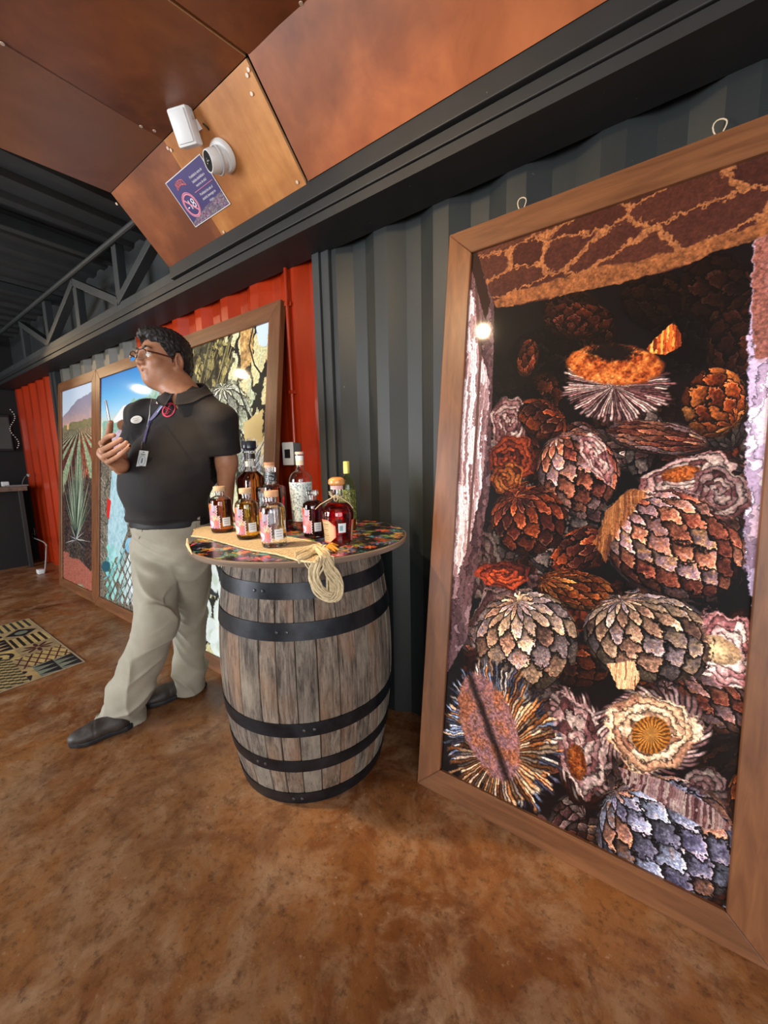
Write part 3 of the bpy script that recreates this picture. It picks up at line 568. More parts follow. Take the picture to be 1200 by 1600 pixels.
cv.poly(P4((170, 682), (187, 668), (205, 672), (206, 735), (176, 738)), (.78, .72, .78), 2, 6, 1, lambda w_: pal([(.62, .5, .6), (.88, .84, .88)], cv.n2[w_]))
cv.poly(P4((165, 778), (171, 782), (168, 812), (164, 806)), (.80, .16, .14), 2, 4); cv.poly(P4((183, 745), (188, 760), (186, 778), (181, 770)), (.80, .20, .30), 2, 4)
el((188, 664), 9, 9, 0, (.48, .30, .22), .2)
cv.poly(P4((174, 657), (181, 646), (190, 634), (197, 632), (201, 638), (200, 656), (188, 655), (176, 662)), (.93, .92, .93), 1.5, 4)
cv.line(P4((182, 738), (190, 790), (200, 840)), 3, (.14, .12, .12)); el((200, 852), 8, 13, 0, (.55, .74, .86), .15); el((201, 857), 7, 7, 0, (.46, .66, .84), .3)
for r0 in range(9):
    for c0 in range(9):
        x = 166 + c0 * 7.5 + (r0 % 2) * 3.6; y = 862 + r0 * 9.5 + (c0 - 4) * 1.6
        if (x - 168) * .55 + 845 < y < 945 - abs(x - 200) * .3 and R.random() < .95:
            tt = min(1, max(0, (x - 165) / 40)); x += R.uniform(-1, 1); y += R.uniform(-1.5, 1.5); cv.poly(P4((x, y - 7.6), (x + 2.9, y - 1), (x + .6, y + 7), (x - 2.7, y + .5)), tuple((np.array((.50, .80, .76)) * (1 - tt) + np.array((.88, .93, .95)) * tt) * R.uniform(.75, 1.05)), 1.6, 4)
cv.line(P4((160, 905), (172, 895), (182, 880), (196, 850)), 6, (.38, .68, .72)); el((163, 885), 8, 10, 0, (.13, .34, .40), .3, 1, .3)
for i in range(26):
    x = 160 + R.random() * 55; y = 905 + R.random() * 40; cv.line(P4((x, y), (x + R.uniform(-10, 2), y + R.uniform(6, 24))), 2.4, R.choice([(.05, .05, .06), (.16, .17, .15), (.10, .12, .10)]), .9)
m2 = image_mat('field_worker_print', np.clip(cv.a, 0, 1), .55, .7, None, 1.0, .15)
framed(*F2[:4], m2, 'framed print of a field worker under blue sky, directly behind the man', 2.0)
# --- print 1: rows of agave below hills
F1 = (-4.85, .945, 1.16, 1.368, 2.0)
cv = Canvas(380, 900, (.6, .6, .6), 41); g4 = canvas_map(*F1, 380, 900); full = (slice(0, 900), slice(0, 380)); t_ = cv.Y / 900
hor = .185
cv.a[:] = pal([(.74, .82, .92), (.80, .86, .93), (.86, .88, .90)], t_ * 5)
cv.poly([(0, 120), (90, 95), (190, 60), (300, 48), (380, 40), (380, 210), (0, 210)], (.50, .48, .60), 3, 10, 1, lambda w_: pal([(.52, .52, .64), (.60, .56, .62), (.80, .64, .60), (.62, .62, .54)], (cv.Y[w_] - 40) / 190 + .3 * (cv.n2[w_] - .5)))
cv.poly([(0, 168), (120, 160), (380, 150), (380, 215), (0, 215)], (.3, .36, .26), 3, 26, 1, lambda w_: pal([(.20, .22, .20), (.42, .46, .32), (.60, .50, .36), (.30, .34, .26)], cv.n3[w_]))
cv.poly([(62, 158), (86, 158), (86, 184), (62, 184)], (.92, .72, .46), 2, 3)
vpx, vpy = 225., 178.
w_ = (slice(185, 900), full[1]); dx = (cv.X[w_] - vpx) / (cv.Y[w_] - vpy); k = dx * 1.25 + .12 + .10 * (cv.n2[w_] - .5) + .22 * (cv.n3[w_] - .5)
f = np.abs(k - np.round(k)) * 2
leaf = pal([(.24, .30, .24), (.52, .60, .46), (.78, .82, .68)], cv.n3[w_] * 1.2); soil = pal([(.12, .07, .09), (.36, .16, .14), (.80, .42, .26)], cv.n2[w_] * .9 + .25 * sm(-.1, .3, dx)); aa = sm(.55, .42, f)[..., None]
cv.a[w_] = leaf * aa + soil * (1 - aa)
cv.poly([(0, 470), (60, 430), (380, 400), (380, 900), (0, 900)], (.1, .1, .12), 30, 60, .9, lambda w_: pal([(.03, .03, .05), (.10, .10, .12), (.42, .30, .24), (.06, .06, .08)], cv.n3[w_] * .9 + .2 * (cv.n1[w_] - .5)))
cv.poly([(0, 770), (380, 800), (380, 900), (0, 900)], (.60, .34, .28), 6, 30, 1, lambda w_: pal([(.46, .24, .20), (.66, .38, .32), (.74, .46, .38)], cv.n3[w_]))
b0 = (175, 690)
for i in range(150):
    a = R.gauss(0, .30); L_ = R.uniform(230, 470) * (1 - .45 * abs(a)); e_ = (b0[0] + 20 + math.sin(a) * L_ * 1.05, b0[1] - math.cos(a) * L_)
    cv.line([b0, e_], R.uniform(5, 12), R.choice([(.06, .08, .07), (.50, .58, .46), (.66, .74, .60), (.80, .85, .74), (.30, .37, .30), (.22, .28, .26)]), .92, True)
for i in range(26):
    a = R.uniform(-2.2, 2.2); L_ = R.uniform(80, 180); cv.line([b0, (b0[0] + math.sin(a) * L_, b0[1] - math.cos(a) * L_ * .8)], 6, R.choice([(.75, .75, .74), (.10, .10, .12), (.45, .46, .46)]), .9, True)
m1 = image_mat('agave_field_print', np.clip(cv.a, 0, 1), .55, .7, None, 1.0, .15)
framed(*F1[:4], m1, 'framed print of agave rows below hills, farthest left against the wall', 2.0)
# ---------------- spot lamps the glossy prints mirror ----------------
def spot_lamp(loc, aim, power, label, spread=110):
    r = empty('spot_lamp', loc, 0, label, 'lamp', None)
    d = (Vector(aim) - Vector(loc)).normalized(); q = d.to_track_quat('-Z', 'Y').to_matrix().to_4x4()
    MB().lathe([(.0, .10), (.022, .10), (.034, .085), (.042, .0), (.046, .0), (.038, .09), (.025, .108), (.0, .108)], 24, closed=False, mat=q).build('lamp_shade', M_blackp, r, True)
    e = mesh('bulb', *[(lambda b: (b.v, b.f))(MB().lathe([(.0, .012), (.02, .012), (.034, .02), (.034, .03), (.0, .034)], 20, mat=q))][0], None, r, True); mm, nt, b = nodes('lit_bulb'); b.inputs['Emission Color'].default_value = (1, .74, .40, 1); b.inputs['Emission Strength'].default_value = 60; e.data.materials.append(mm)
    zc = 2.50 if loc[0] > XL else 2.655
    MB().tube([(0, 0, .1), (0, 0, zc - loc[2])], .008, 8).build('stem', M_blackp, r)
    l = bpy.data.lights.new('lamp_light', 'SPOT'); l.energy = power; l.color = (1, .72, .42); l.spot_size = math.radians(spread); l.spot_blend = .7; l.shadow_soft_size = .03
    o = bpy.data.objects.new('lamp_light', l); C.objects.link(o); o.parent = r; o.rotation_euler = d.to_track_quat('-Z', 'Y').to_euler(); o.location = d * .02
    return r
spot_lamp((-.925, .38, 2.23), (-.51, 1.32, 1.62), 16, 'small black ceiling spot aimed at the oven print')
spot_lamp((-1.5, .15, 2.36), (-1.08, 1.0, .95), 75, 'small black ceiling spot aimed down at the barrel top', 47)
spot_lamp((-3.63, .23, 2.40), (-1.87, 1.33, 1.67), 16, 'small black ceiling spot aimed at the close-up print', 44)
spot_lamp((-5.25, .51, 2.30), (-3.08, 1.35, 1.72), 16, 'small black ceiling spot aimed at the field worker print', 60)
# ---------------- barrel ----------------
BX, BY = -1.118, 1.031
def brad(z): return .283 + .052 * (1 - ((z - .45) / .45) ** 2)
M_stave = []
def stave_mat(a, b_, c, k):
    m, nt, b = nodes('weathered_oak'); v = coords(nt, (9, 9, .8)); n = noise(nt, v, 7, 10, .78, .5); n2 = noise(nt, coords(nt, (1, 1, .6)), 5 + k, 6, .6); n3 = noise(nt, coords(nt, (12, 12, 1.5)), 16, 5, .7)
    col = ramp(nt, n, [(.40, tuple(x * .5 for x in a)), (.60, tuple(x * 1.2 for x in b_))]); col = mix(nt, ramp(nt, n2, [(.48, (0, 0, 0)), (.68, (.8, .8, .8))]), col, c); col = mix(nt, ramp(nt, n3, [(.30, (.75, .75, .75)), (.45, (0, 0, 0))]), col, (.03, .022, .018))
    nt.links.new(col, b.inputs['Base Color']); b.inputs['Roughness'].default_value = .72; bump(nt, b, n, .35, .006); return m
M_stave = [stave_mat((.085, .060, .045), (.21, .165, .13), (.26, .14, .075), 0), stave_mat((.075, .055, .043), (.175, .14, .11), (.30, .26, .20), 1), stave_mat((.10, .072, .052), (.24, .185, .14), (.20, .11, .06), 2)]
bar = empty('barrel', (BX, BY, 0), 0, 'weathered oak barrel with black iron hoops standing on the stained floor', 'barrel')
NS = 30
ang0 = .1; wds = [R.uniform(.8, 1.25) for _ in range(NS)]; tot = sum(wds); a0 = ang0
for i in range(NS):
    a1 = a0 + 2 * math.pi * wds[i] / tot; g = .0011; vs = []; fs = []; zs = np.linspace(0, .895, 15); dr_ = R.uniform(-.0008, .0012)
    for z in zs:
        r = brad(z) + dr_
        for aa, rr in ((a0 + g / r, r - .003), (a0 + 2.6 * g / r, r), ((a0 + a1) / 2, r + .0004), (a1 - 2.6 * g / r, r), (a1 - g / r, r - .003), (a1 - g / r, r - .024), (a0 + g / r, r - .024)):
            vs.append((rr * math.cos(aa), rr * math.sin(aa), z))
    for k in range(len(zs) - 1):
        for j in range(7): fs.append((k * 7 + j, k * 7 + (j + 1) % 7, k * 7 + 7 + (j + 1) % 7, k * 7 + 7 + j))
    fs += [tuple(range(6, -1, -1)), tuple(range(len(vs) - 7, len(vs)))]
    mesh('stave', vs, fs, M_stave[i % 3 if i % 5 else 1], bar, True, 30); a0 = a1
mesh('barrel_head', *[(b.v, b.f) for b in [MB().lathe([(0, .85), (.262, .85), (.262, .87), (0, .87)], 48)]][0], M_stave[1], bar)
mhoop, nt_, b_ = nodes('black_iron_hoop'); v_ = coords(nt_); n_ = noise(nt_, v_, 14, 6, .65); nt_.links.new(ramp(nt_, n_, [(.35, (.010, .011, .014)), (.7, (.030, .034, .042))]), b_.inputs['Base Color']); b_.inputs['Metallic'].default_value = .55; b_.inputs['Roughness'].default_value = .42; bump(nt_, b_, n_, .15, .003)
for za, zb in ((.868, .9045), (.760, .812), (.628, .686), (.292, .342), (.150, .196), (-.0, .052)):
    za = max(za, .003); n = 5; prof = []
    for k in range(n): z = za + (zb - za) * k / (n - 1); prof.append((brad(z) + .0042, z))
    prof = [(brad(za) + .001, za)] + prof + [(brad(zb) + .001, zb)]
    hp = MB().lathe(prof, 72, closed=True).build('hoop', mhoop, bar, True, 40)
    za_ = (za + zb) / 2
    for da in (-.05, .05):
        rv = MB()
        a = -1.0 + .35 * math.sin(za * 30) + da; r = brad(za_) + .0035
        rv.lathe([(0, .0), (.006, .0), (.0045, .003), (0, .004)], 10, mat=Matrix.Translation((r * math.cos(a), r * math.sin(a), za_)) @ Vector((math.cos(a), math.sin(a), 0)).to_track_quat('Z', 'Y').to_matrix().to_4x4())
        rv.build('rivet', mat('rivet_steel', (.10, .10, .11), .35, .7), hp, True)
# ---------------- round table top with printed flowers ----------------
TXc, TYc, TR, TZ = -1.0665, .980, .388, .923
cv = Canvas(820, 820, (.035, .035, .05), 51)
pals = [[(.86, .27, .12), (.93, .48, .22)], [(.30, .24, .46), (.48, .42, .66)], [(.36, .50, .22), (.62, .70, .28)], [(.16, .50, .52), (.34, .68, .70)], [(.72, .25, .42), (.86, .45, .55)], [(.24, .30, .50), (.45, .52, .72)], [(.84, .58, .20), (.94, .76, .40)]]
for i in range(520):
    a = R.uniform(0, 6.28); r = 405 * math.sqrt(R.random()); c = (410 + r * math.cos(a), 410 + r * math.sin(a)); pl = R.choice(pals); kd = R.random()
    if kd < .40:
        n = R.choice((5, 6, 8)); s_ = R.uniform(13, 30); o_ = R.random() * 6
        for k in range(n):
            aa = o_ + 6.283 * k / n; u = (s_ * .62 * math.cos(aa), s_ * .62 * math.sin(aa)); v = (-s_ * .22 * math.sin(aa), s_ * .22 * math.cos(aa))
            cv.ellipse((c[0] + u[0], c[1] + u[1]), u, v, pl[k % 2], .25, .95); cv.line([c, (c[0] + u[0] * 1.5, c[1] + u[1] * 1.5)], 1.6, (.05, .04, .06), .8)
        cv.ellipse(c, (s_ * .2, 0), (0, s_ * .2), (.9, .75, .3), .3)
    elif kd < .8:
        aa = R.uniform(0, 6.28); L_ = R.uniform(22, 60); cur = R.uniform(-.02, .02)
        for k in range(5):
            a2 = aa + (k - 2) * .22; e_ = (c[0] + L_ * math.cos(a2), c[1] + L_ * math.sin(a2)); cv.line([c, e_], R.uniform(5, 10), pl[k % 2], .95, True)
    else:
        for k in range(4): cv.ellipse((c[0] + R.uniform(-14, 14), c[1] + R.uniform(-14, 14)), (5, 0), (0, 5), pl[0], .2)
mtop = image_mat('flower_print', np.clip(cv.a * 1.05, 0, 1), .28, .35)
M_ply_rim = wood('worn_plywood_rim', (.12, .08, .055), (.26, .19, .14), (1, 1, 18), .6, 0, 4)
top = empty('table_top', (TXc, TYc, TZ), 0, 'round wooden tabletop with a bright flower print resting on the barrel', 'tabletop')
MB().lathe([(0, -.018), (TR - .003, -.018), (TR, -.014), (TR, -.003), (TR - .004, 0), (TR - .010, -.0004), (0, -.0004)], 96).build('rim_board', M_ply_rim, top, True, 40)
vs = [(0, 0, .0005)] + [((TR - .007) * math.cos(2 * math.pi * i / 96), (TR - .007) * math.sin(2 * math.pi * i / 96), .0005) for i in range(96)]
o = mesh('printed_surface', vs, [(0, 1 + i, 1 + (i + 1) % 96) for i in range(96)], mtop, top); uv = o.data.uv_layers.new(name='UVMap')
for lp in o.data.loops: v = o.data.vertices[lp.vertex_index].co; uv.data[lp.index].uv = (.5 + v.x / TR / 2, .5 + v.y / TR / 2)
# ---------------- woven runner with rope fringe ----------------
mj, nt_, b_ = nodes('woven_ixtle'); v_ = coords(nt_); wv = nt_.nodes.new('ShaderNodeTexWave'); nt_.links.new(v_, wv.inputs[0]); wv.inputs['Scale'].default_value = 34; wv.inputs['Distortion'].default_value = 5; wv.inputs['Detail'].default_value = 2
n_ = noise(nt_, v_, 55, 5, .8); hh = mix(nt_, .5, wv.outputs[0], n_); nt_.links.new(ramp(nt_, hh, [(.3, (.30, .20, .10)), (.62, (.86, .72, .48))]), b_.inputs['Base Color']); b_.inputs['Roughness'].default_value = .85; bump(nt_, b_, hh, .7, .004)
mrope, nt2, b2 = nodes('ixtle_rope'); nn = noise(nt2, coords(nt2), 120, 4, .7); nt2.links.new(ramp(nt2, nn, [(.3, (.50, .38, .20)), (.7, (.80, .68, .44))]), b2.inputs['Base Color']); b2.inputs['Roughness'].default_value = .8; bump(nt2, b2, nn, .4, .002)
zt = TZ + .0012
tp = lambda x, y, z=zt: at(x, y, z, 2)
up_ = [tp(*p) for p in ((303, 829), (318, 825), (345, 824), (390, 827), (440, 839), (490, 848), (506, 856))]
lo_ = [tp(*p) for p in ((299, 839), (322, 842), (352, 850), (388, 860), (430, 867), (470, 878), (494, 880))]
run = empty('woven_runner', tuple(up_[3]), 0, 'straw-coloured woven runner with a looped rope fringe across the flower-print tabletop', 'runner')
O3 = np.array(up_[3]); nu, nv = 72, 14; vs = []; fs = []
def interp(P, t_):
    k = t_ * (len(P) - 1); i = min(int(k), len(P) - 2); f = k - i; p0 = P[max(i - 1, 0)]; p1 = P[i]; p2 = P[i + 1]; p3 = P[min(i + 2, len(P) - 1)]
    return .5 * (2 * p1 + (p2 - p0) * f + (2 * p0 - 5 * p1 + 4 * p2 - p3) * f * f + (3 * p1 - p0 - 3 * p2 + p3) * f ** 3)
for s_ in (1, 0):
    for i in range(nu + 1):
        a, b = interp(up_, i / nu), interp(lo_, i / nu)
        for j in range(nv + 1):
            p = a + (b - a) * j / nv - O3; ed = .0012 * math.sin(i * 2.1) * (j in (0, nv))
            vs.append((p[0] + ed, p[1] + ed, (s_ * (.0035 + .0009 * math.sin(i * 1.6) * math.sin(j * 2.2)))))
q0 = (nu + 1) * (nv + 1)
for i in range(nu):
    for j in range(nv):
        a = i * (nv + 1) + j; fs += [(a, a + 1, a + nv + 2, a + nv + 1), (q0 + a, q0 + a + nv + 1, q0 + a + nv + 2, q0 + a + 1)]
for i in range(nu):
    for a, d in ((i * (nv + 1), nv + 1), (i * (nv + 1) + nv, nv + 1)): fs.append((a, a + d, q0 + a + d, q0 + a))
for j in range(nv):
    for a in (j, nu * (nv + 1) + j): fs.append((a, a + 1, q0 + a + 1, q0 + a))
mesh('woven_band', vs, fs, mj, run, True)
# edge braid
for P in (up_, lo_):
    MB().tube([interp(P, k / 60) - O3 + np.array([0, .0015 * math.sin(k * 1.9), .003]) for k in range(61)], .003, 6).build('edge_cord', mrope, run, True)
# rope loop: strands bundled, over the rim and hanging as a loop
Yh = lambda x, y, d=0: None
def rimpt(px, py, out=.03):
    # a point just outside the barrel front: on the cylinder of the rim
    d = ray(px, py); o = np.array([0, 0, H]); c = np.array([TXc, TYc]); rr = TR + out; A = d[0] ** 2 + d[1] ** 2; B = 2 * (d[0] * (o[0] - c[0]) + d[1] * (o[1] - c[1])); Cc = (o[0] - c[0]) ** 2 + (o[1] - c[1]) ** 2 - rr * rr
    t_ = (-B - math.sqrt(max(0, B * B - 4 * A * Cc))) / 2 / A; return o + d * t_
loopc = [tp(462, 868, zt + .006), tp(478, 862, zt + .010), tp(494, 858, zt + .014), tp(505, 864, zt + .016), rimpt(509, 876, .010), rimpt(515, 890, .012), rimpt(523, 902, .012), rimpt(529, 914, .010), rimpt(527, 927, .008), rimpt(518, 935, .006), rimpt(507, 930, .006), rimpt(497, 920, .008), rimpt(491, 906, .010), rimpt(492, 892, .012), rimpt(498, 880, .014), tp(502, 868, zt + .018), tp(494, 860, zt + .014), tp(480, 868, zt + .010), tp(466, 874, zt + .006)]
for s_ in range(13):
    ph = s_ * 2.4; rad = .0125 * math.sqrt((s_ + .5) / 13); pts = []
    for k in range(91):
        t_ = k / 90; p = interp(loopc, t_); q_ = interp(loopc, min(1, t_ + .01)) - interp(loopc, max(0, t_ - .01)); q_ /= np.linalg.norm(q_) + 1e-9
        n_ = np.array([.57, -.82, 0]); b_ = np.cross(q_, n_); a_ = ph + t_ * 5; wob = 1 + .25 * math.sin(k * .35 + s_)
        pp = p + n_ * rad * .8 * math.sin(a_) * wob + b_ * rad * 1.35 * math.cos(a_) * wob
        if math.hypot(pp[0] - TXc, pp[1] - TYc) < TR: pp[2] = max(pp[2], zt + .0035)
        pts.append(pp - O3)
    MB().tube(pts, .0030, 6).build('fringe_cord', mrope, run, True)
for s_ in range(5):
    a, m_, b = tp(474 + s_ * 4, 875 - s_, zt + .003), rimpt(480 + s_ * 4, 886, .006), rimpt(492 + s_ * 1.5, 898 - s_, .01)
    MB().tube([interp([a, m_, b], k / 10) - O3 for k in range(11)], .0019, 6).build('fringe_cord', mrope, run, True)
hk = MB()
for k in range(9):
    a, b = tp(498 + k, 857 + (k % 3), zt + .008), tp(512 + R.uniform(-4, 3), 853 + R.uniform(-2, 8), zt + .012); hk.tube([a - O3, (a + b) / 2 - O3 + [0, 0, .004], b - O3], [.002, .0035, .001], 6)
hk.build('pale_husk_tie', mat('pale_husk', (.62, .60, .42), .8), run)
fl = MB()
for k in range(5):
    a, b = tp(509, 856, zt + .008), tp(526 + R.uniform(-4, 4), 852 + k * 2.4, zt + .010); fl.tube([a - O3, (a + b) / 2 - O3 + [0, 0, .006], b - O3], [.003, .0075, .0012], 8)
o = fl.build('orange_petals', mat('orange_petal', (.80, .33, .03), .6), run); o['label'] = 'orange petals tied at the runner corner'
MB().tube([tp(293, 842, zt) - O3, rimpt(293, 852, .003) - O3, rimpt(300, 866, .006) - O3], [.003, .005, .002], 6).build('end_tassel', mrope, run)
# ---------------- bottles ----------------
def bottle_scale(base): return abs((RT.T @ (np.array(base) - [0, 0, H]))[2]) / FPX
M_gl = glass('clear_glass'); M_cork = mat('pale_wood_stopper', (.62, .42, .24), .6, 0, .2, 40); M_corkr = mat('reddish_wood_stopper', (.55, .26, .13), .5, 0, .2, 40)
M_gp = mat('grey_print', (.32, .38, .44), .6); M_sticker = mat('white_sticker', (.80, .84, .86), .5)
def height_for(b, ytop):
    lo, hi = b[2], b[2] + .6
    for _ in range(40):
        m_ = (lo + hi) / 2
        if proj((b[0], b[1], m_))[1] > ytop: lo = m_
        else: hi = m_
    return lo - b[2]
def body(parent, prof, m, fill, mliq, sq=0, th=.0022, base=.005):
    """prof: outer profile (r,z) bottom to top; a real wall of glass with the drink inside"""
    inner = []
    for r, z in prof:
        if z > base and r > .006: inner.append((r - th, z))
    inner = [(0, base + .001), (max(inner[0][0] - .004, .004), base + .001)] + inner
    full_ = [(0, 0)] + list(prof) + inner[::-1]
    o = MB().lathe(full_, 48, sq=sq, closed=False); o.f = o.f[:-2]; ob = o.build('glass_body', m, parent, True, 50)
    if mliq is not None:
        li = [(0, base + .0006)] + [(r + .0005, max(z, base + .0006)) for r, z in inner[1:] if z < fill]
        # cut at the fill level
        for (r0, z0), (r1, z1) in zip(inner[1:], inner[2:]):
            if z0 < fill <= z1: rr = r0 + (r1 - r0) * (fill - z0) / (z1 - z0 + 1e-9); li.append((rr + .0005, fill)); break
        li.append((0, fill)); q = MB().lathe(li, 48, sq=sq, closed=False); q.f = q.f[:-2]; q.build('drink', mliq, parent, True, 50)
    return ob
def smoothprof(P, n=6):
    out = []; Q = [np.array(p) for p in P]
    for i in range(len(Q) - 1):
        for k in range(n):
            f = k / n; p0 = Q[max(i - 1, 0)]; p1 = Q[i]; p2 = Q[i + 1]; p3 = Q[min(i + 2, len(Q) - 1)]
            out.append(tuple(.5 * (2 * p1 + (p2 - p0) * f + (2 * p0 - 5 * p1 + 4 * p2 - p3) * f * f + (3 * p1 - p0 - 3 * p2 + p3) * f ** 3)))
    out.append(tuple(Q[-1])); return out
def wrap(parent, prof_r, z0, z1, a0, a1, m, name, n=18, off=.0009, nz=8, shape=None, label=None):
    vs = []; fs = []
    for j in range(nz + 1):
        z = z0 + (z1 - z0) * j / nz
        for i in range(n + 1):
            a = a0 + (a1 - a0) * i / n; r = prof_r(z) + off; vs.append((r * math.cos(a), r * math.sin(a), z))
    for j in range(nz):
        for i in range(n): a = j * (n + 1) + i; fs.append((a, a + 1, a + n + 2, a + n + 1))
    o = mesh(name, vs, fs, m, parent, True); uv = o.data.uv_layers.new(name='UVMap')
    for lp in o.data.loops: k = lp.vertex_index; uv.data[lp.index].uv = ((k % (n + 1)) / n, (k // (n + 1)) / nz)
    if label: o['label'] = label
    return o
def prof_fn(prof):
    zs = [z for r, z in prof]; rs = [r for r, z in prof]; return lambda z: float(np.interp(z, zs, rs))
def art_label(seed, accent, base=(.72, .48, .54), cut=True, red=False):
    cv = Canvas(220, 300, base, seed); rr = random.Random(seed); al = np.zeros((300, 220))
    for i in range(26): cv.ellipse((rr.uniform(0, 200), rr.uniform(60, 220)), (rr.uniform(6, 22), 0), (0, rr.uniform(5, 16)), rr.choice([(.62, .30, .36), (.78, .48, .52), (.70, .58, .48), (.52, .46, .58), (.86, .74, .72), (.50, .30, .34)] if not red else [(.88, .30, .30), (.92, .45, .45), (.70, .58, .70), (.85, .35, .40)]), .3, .85)
    cv.ellipse((60, 48), (62, 0), (0, 44), (.86, .42, .12) if not red else (.90, .26, .10), .15); cv.ellipse((150, 60), (34, 0), (0, 44), (.60, .60, .68), .2, .85); cv.ellipse((150, 105), (14, 0), (0, 9), (.28, .28, .36), .3)
    for i in range(11):
        a = -1.2 + i * .24; cv.line([(168, 214), (168 + 66 * math.sin(a), 214 - 92 * math.cos(a))], 12, [(.86, .70, .55), (.55, .66, .45), (.90, .80, .66)][i % 3] if not red else [(.90, .42, .42), (.95, .66, .60)][i % 2], 1, True)
    cv.ellipse((170, 225), (24, 0), (0, 40), (.80, .45, .40), .2); cv.poly([(0, 206), (110, 206), (140, 222), (138, 262), (110, 290), (0, 290)], (.88, .82, .88), 2); cv.poly([(4, 240), (60, 236), (104, 250), (100, 276), (60, 286), (4, 284)], accent, 3, 6)
    for k in range(3): cv.line([(12, 216 + k * 6), (96 - k * 14, 216 + k * 6)], 2, (.45, .38, .55), .8)
    X, Y = cv.X, cv.Y; lim = np.where(Y < 30, 100 + Y * 1.5, np.where(Y < 110, 190, np.where(Y < 150, 186, 214))); lim = lim + 5 * np.sin(Y * .22)
    al = ((X < lim) & (Y > 6 + 10 * np.sin(X * .05) ** 2) & (Y < 292 + 5 * np.sin(X * .18))).astype(np.float32) if cut else np.ones((300, 220), np.float32)
    e_ = (X > lim - 7)[..., None] * cut; cv.a = cv.a * (1 - e_) + np.array([.93, .88, .88]) * e_
    return image_mat('art_label', cv.a, .45, 0, al)
ACAM = lambda b: math.atan2(-b[1], -b[0])      # direction towards the viewer
def small_bottle(px, pyb, pyt, wpx, liq, label, accent, z0, cork=M_cork, glassm=None, red=False, fillf=.80, seed=1, ring=False, group='small flat-shouldered bottles'):
    b = at(px, pyb, z0, 2); s_ = bottle_scale((b[0], b[1], z0 + .07)); r = wpx / 2 * s_ * .94; Ht = height_for(b, pyt); ch = Ht * .105; hb = Ht - ch
    root = empty('liquor_bottle', tuple(b), 0, label, 'bottle', group)
    prof = [(r * .86, 0), (r * .96, .003), (r, .010), (r, hb * .70)] + smoothprof([(r, hb * .71), (r * .93, hb * .80), (r * .66, hb * .865), (r * .40, hb * .89), (r * .36, hb * .92)], 5) + [(r * .36, hb * .975), (r * .42, hb * .98), (r * .42, hb)]
    body(root, prof, glassm or M_gl, hb * fillf, liq)
    MB().lathe([(0, 0), (r * .54, 0), (r * .56, .002), (r * .56, ch - .002), (r * .53, ch), (0, ch)], 28, c=(0, 0, hb + .0006)).build('stopper', cork, root, True, 40)
    if ring: MB().lathe([(r * .44, 0), (r * .50, 0), (r * .50, hb * .03), (r * .44, hb * .03)], 28, c=(0, 0, hb * .94), closed=True).build('neck_ring', M_gl, root, True, 40)
    pf = prof_fn(prof); a = ACAM(b); wrap(root, pf, hb * .10, hb * .74, a - 1.95, a - .12, art_label(seed, accent, red=red), 'art_label')
    wrap(root, pf, hb * .16, hb * .37, a + .05, a + .78, M_sticker, 'sticker', 8)
    for q_ in (.22, .27, .32): wrap(root, pf, hb * q_, hb * (q_ + .014), a + .18, a + .64, M_gp, 'sticker_print', 4, .0014, 1)
    return root
zr = TZ + .0066
L_amber = glass('brown_amber_drink', (.50, .13, .02), 0, 1.36); L_gold = glass('golden_drink', (.80, .50, .05), 0, 1.36); L_wine = glass('dark_purple_drink', (.16, .012, .03), 0, 1.36)
L_red = glass('crimson_drink', (.62, .005, .012), 0, 1.36); L_clear = glass('clear_drink', (.98, .99, 1), 0, 1.34); L_rose = glass('rose_red_drink', (.55, .06, .03), 0, 1.36)
small_bottle(348, 830, 760, 35, L_amber, 'small bottle of brown amber drink with a pink-tipped label, leftmost on the runner', (.90, .40, .66), zr, seed=3)
small_bottle(388.5, 840, 763, 37, L_gold, 'small bottle of golden yellow drink with an orange-tipped label, middle one on the runner', (.93, .66, .30), zr, seed=3)
small_bottle(429, 852, 767, 41, L_clear, 'small clear bottle of colourless drink on the runner, in front of the square red bottle', (.82, .30, .40), zr, cork=mat('orange_wood_stopper', (.70, .38, .20), .55, 0, .15, 40), seed=4)
small_bottle(491, 838, 766, 34, L_wine, 'small bottle of dark purple drink with a red label, lacking a cork', (.90, .42, .55), TZ + .0012, cork=M_gl, red=True, seed=6, fillf=.86)
# tall bottle with dark stopper
def tall(px, pyb, pyt, label): 
    b = at(px, pyb, TZ + .0012, 2); s_ = bottle_scale((b[0], b[1], TZ + .1)); root = empty('liquor_bottle', tuple(b), 0, label, 'bottle'); return b, s_, root, height_for(b, pyt)
b, s_, root, Ht = tall(397.5, 823, 689, 'tall square-shouldered bottle of dark amber drink with a black stopper, next to the man')
r = 17.5 * s_; hb = Ht * .885; prof = [(r * .9, 0), (r, .006), (r, hb * .62), (r * .93, hb * .66), (r * .62, hb * .715), (r * .42, hb * .75), (r * .38, hb * .79), (r * .38, hb * .97), (r * .44, hb * .975), (r * .44, hb)]
body(root, prof, M_gl, hb * .735, L_amber, 5)
MB().lathe([(0, 0), (r * .46, 0), (r * .50, Ht * .02), (r * .62, Ht * .03), (r * .62, Ht * .105), (r * .58, Ht * .113), (0, Ht * .113)], 32, c=(0, 0, hb + .0006)).build('black_stopper', mat('black_glossy_stopper', (.02, .025, .04), .15), root, True, 40)
wrap(root, lambda z: r * .39, hb * .90, hb * .965, 0, 6.283, mat('dark_neck_band', (.03, .02, .02), .3), 'neck_band', 28)
wrap(root, lambda z: r * .39, hb * .80, hb * .87, 0, 6.283, mat('pale_neck_band', (.62, .64, .60), .4), 'neck_band', 28)
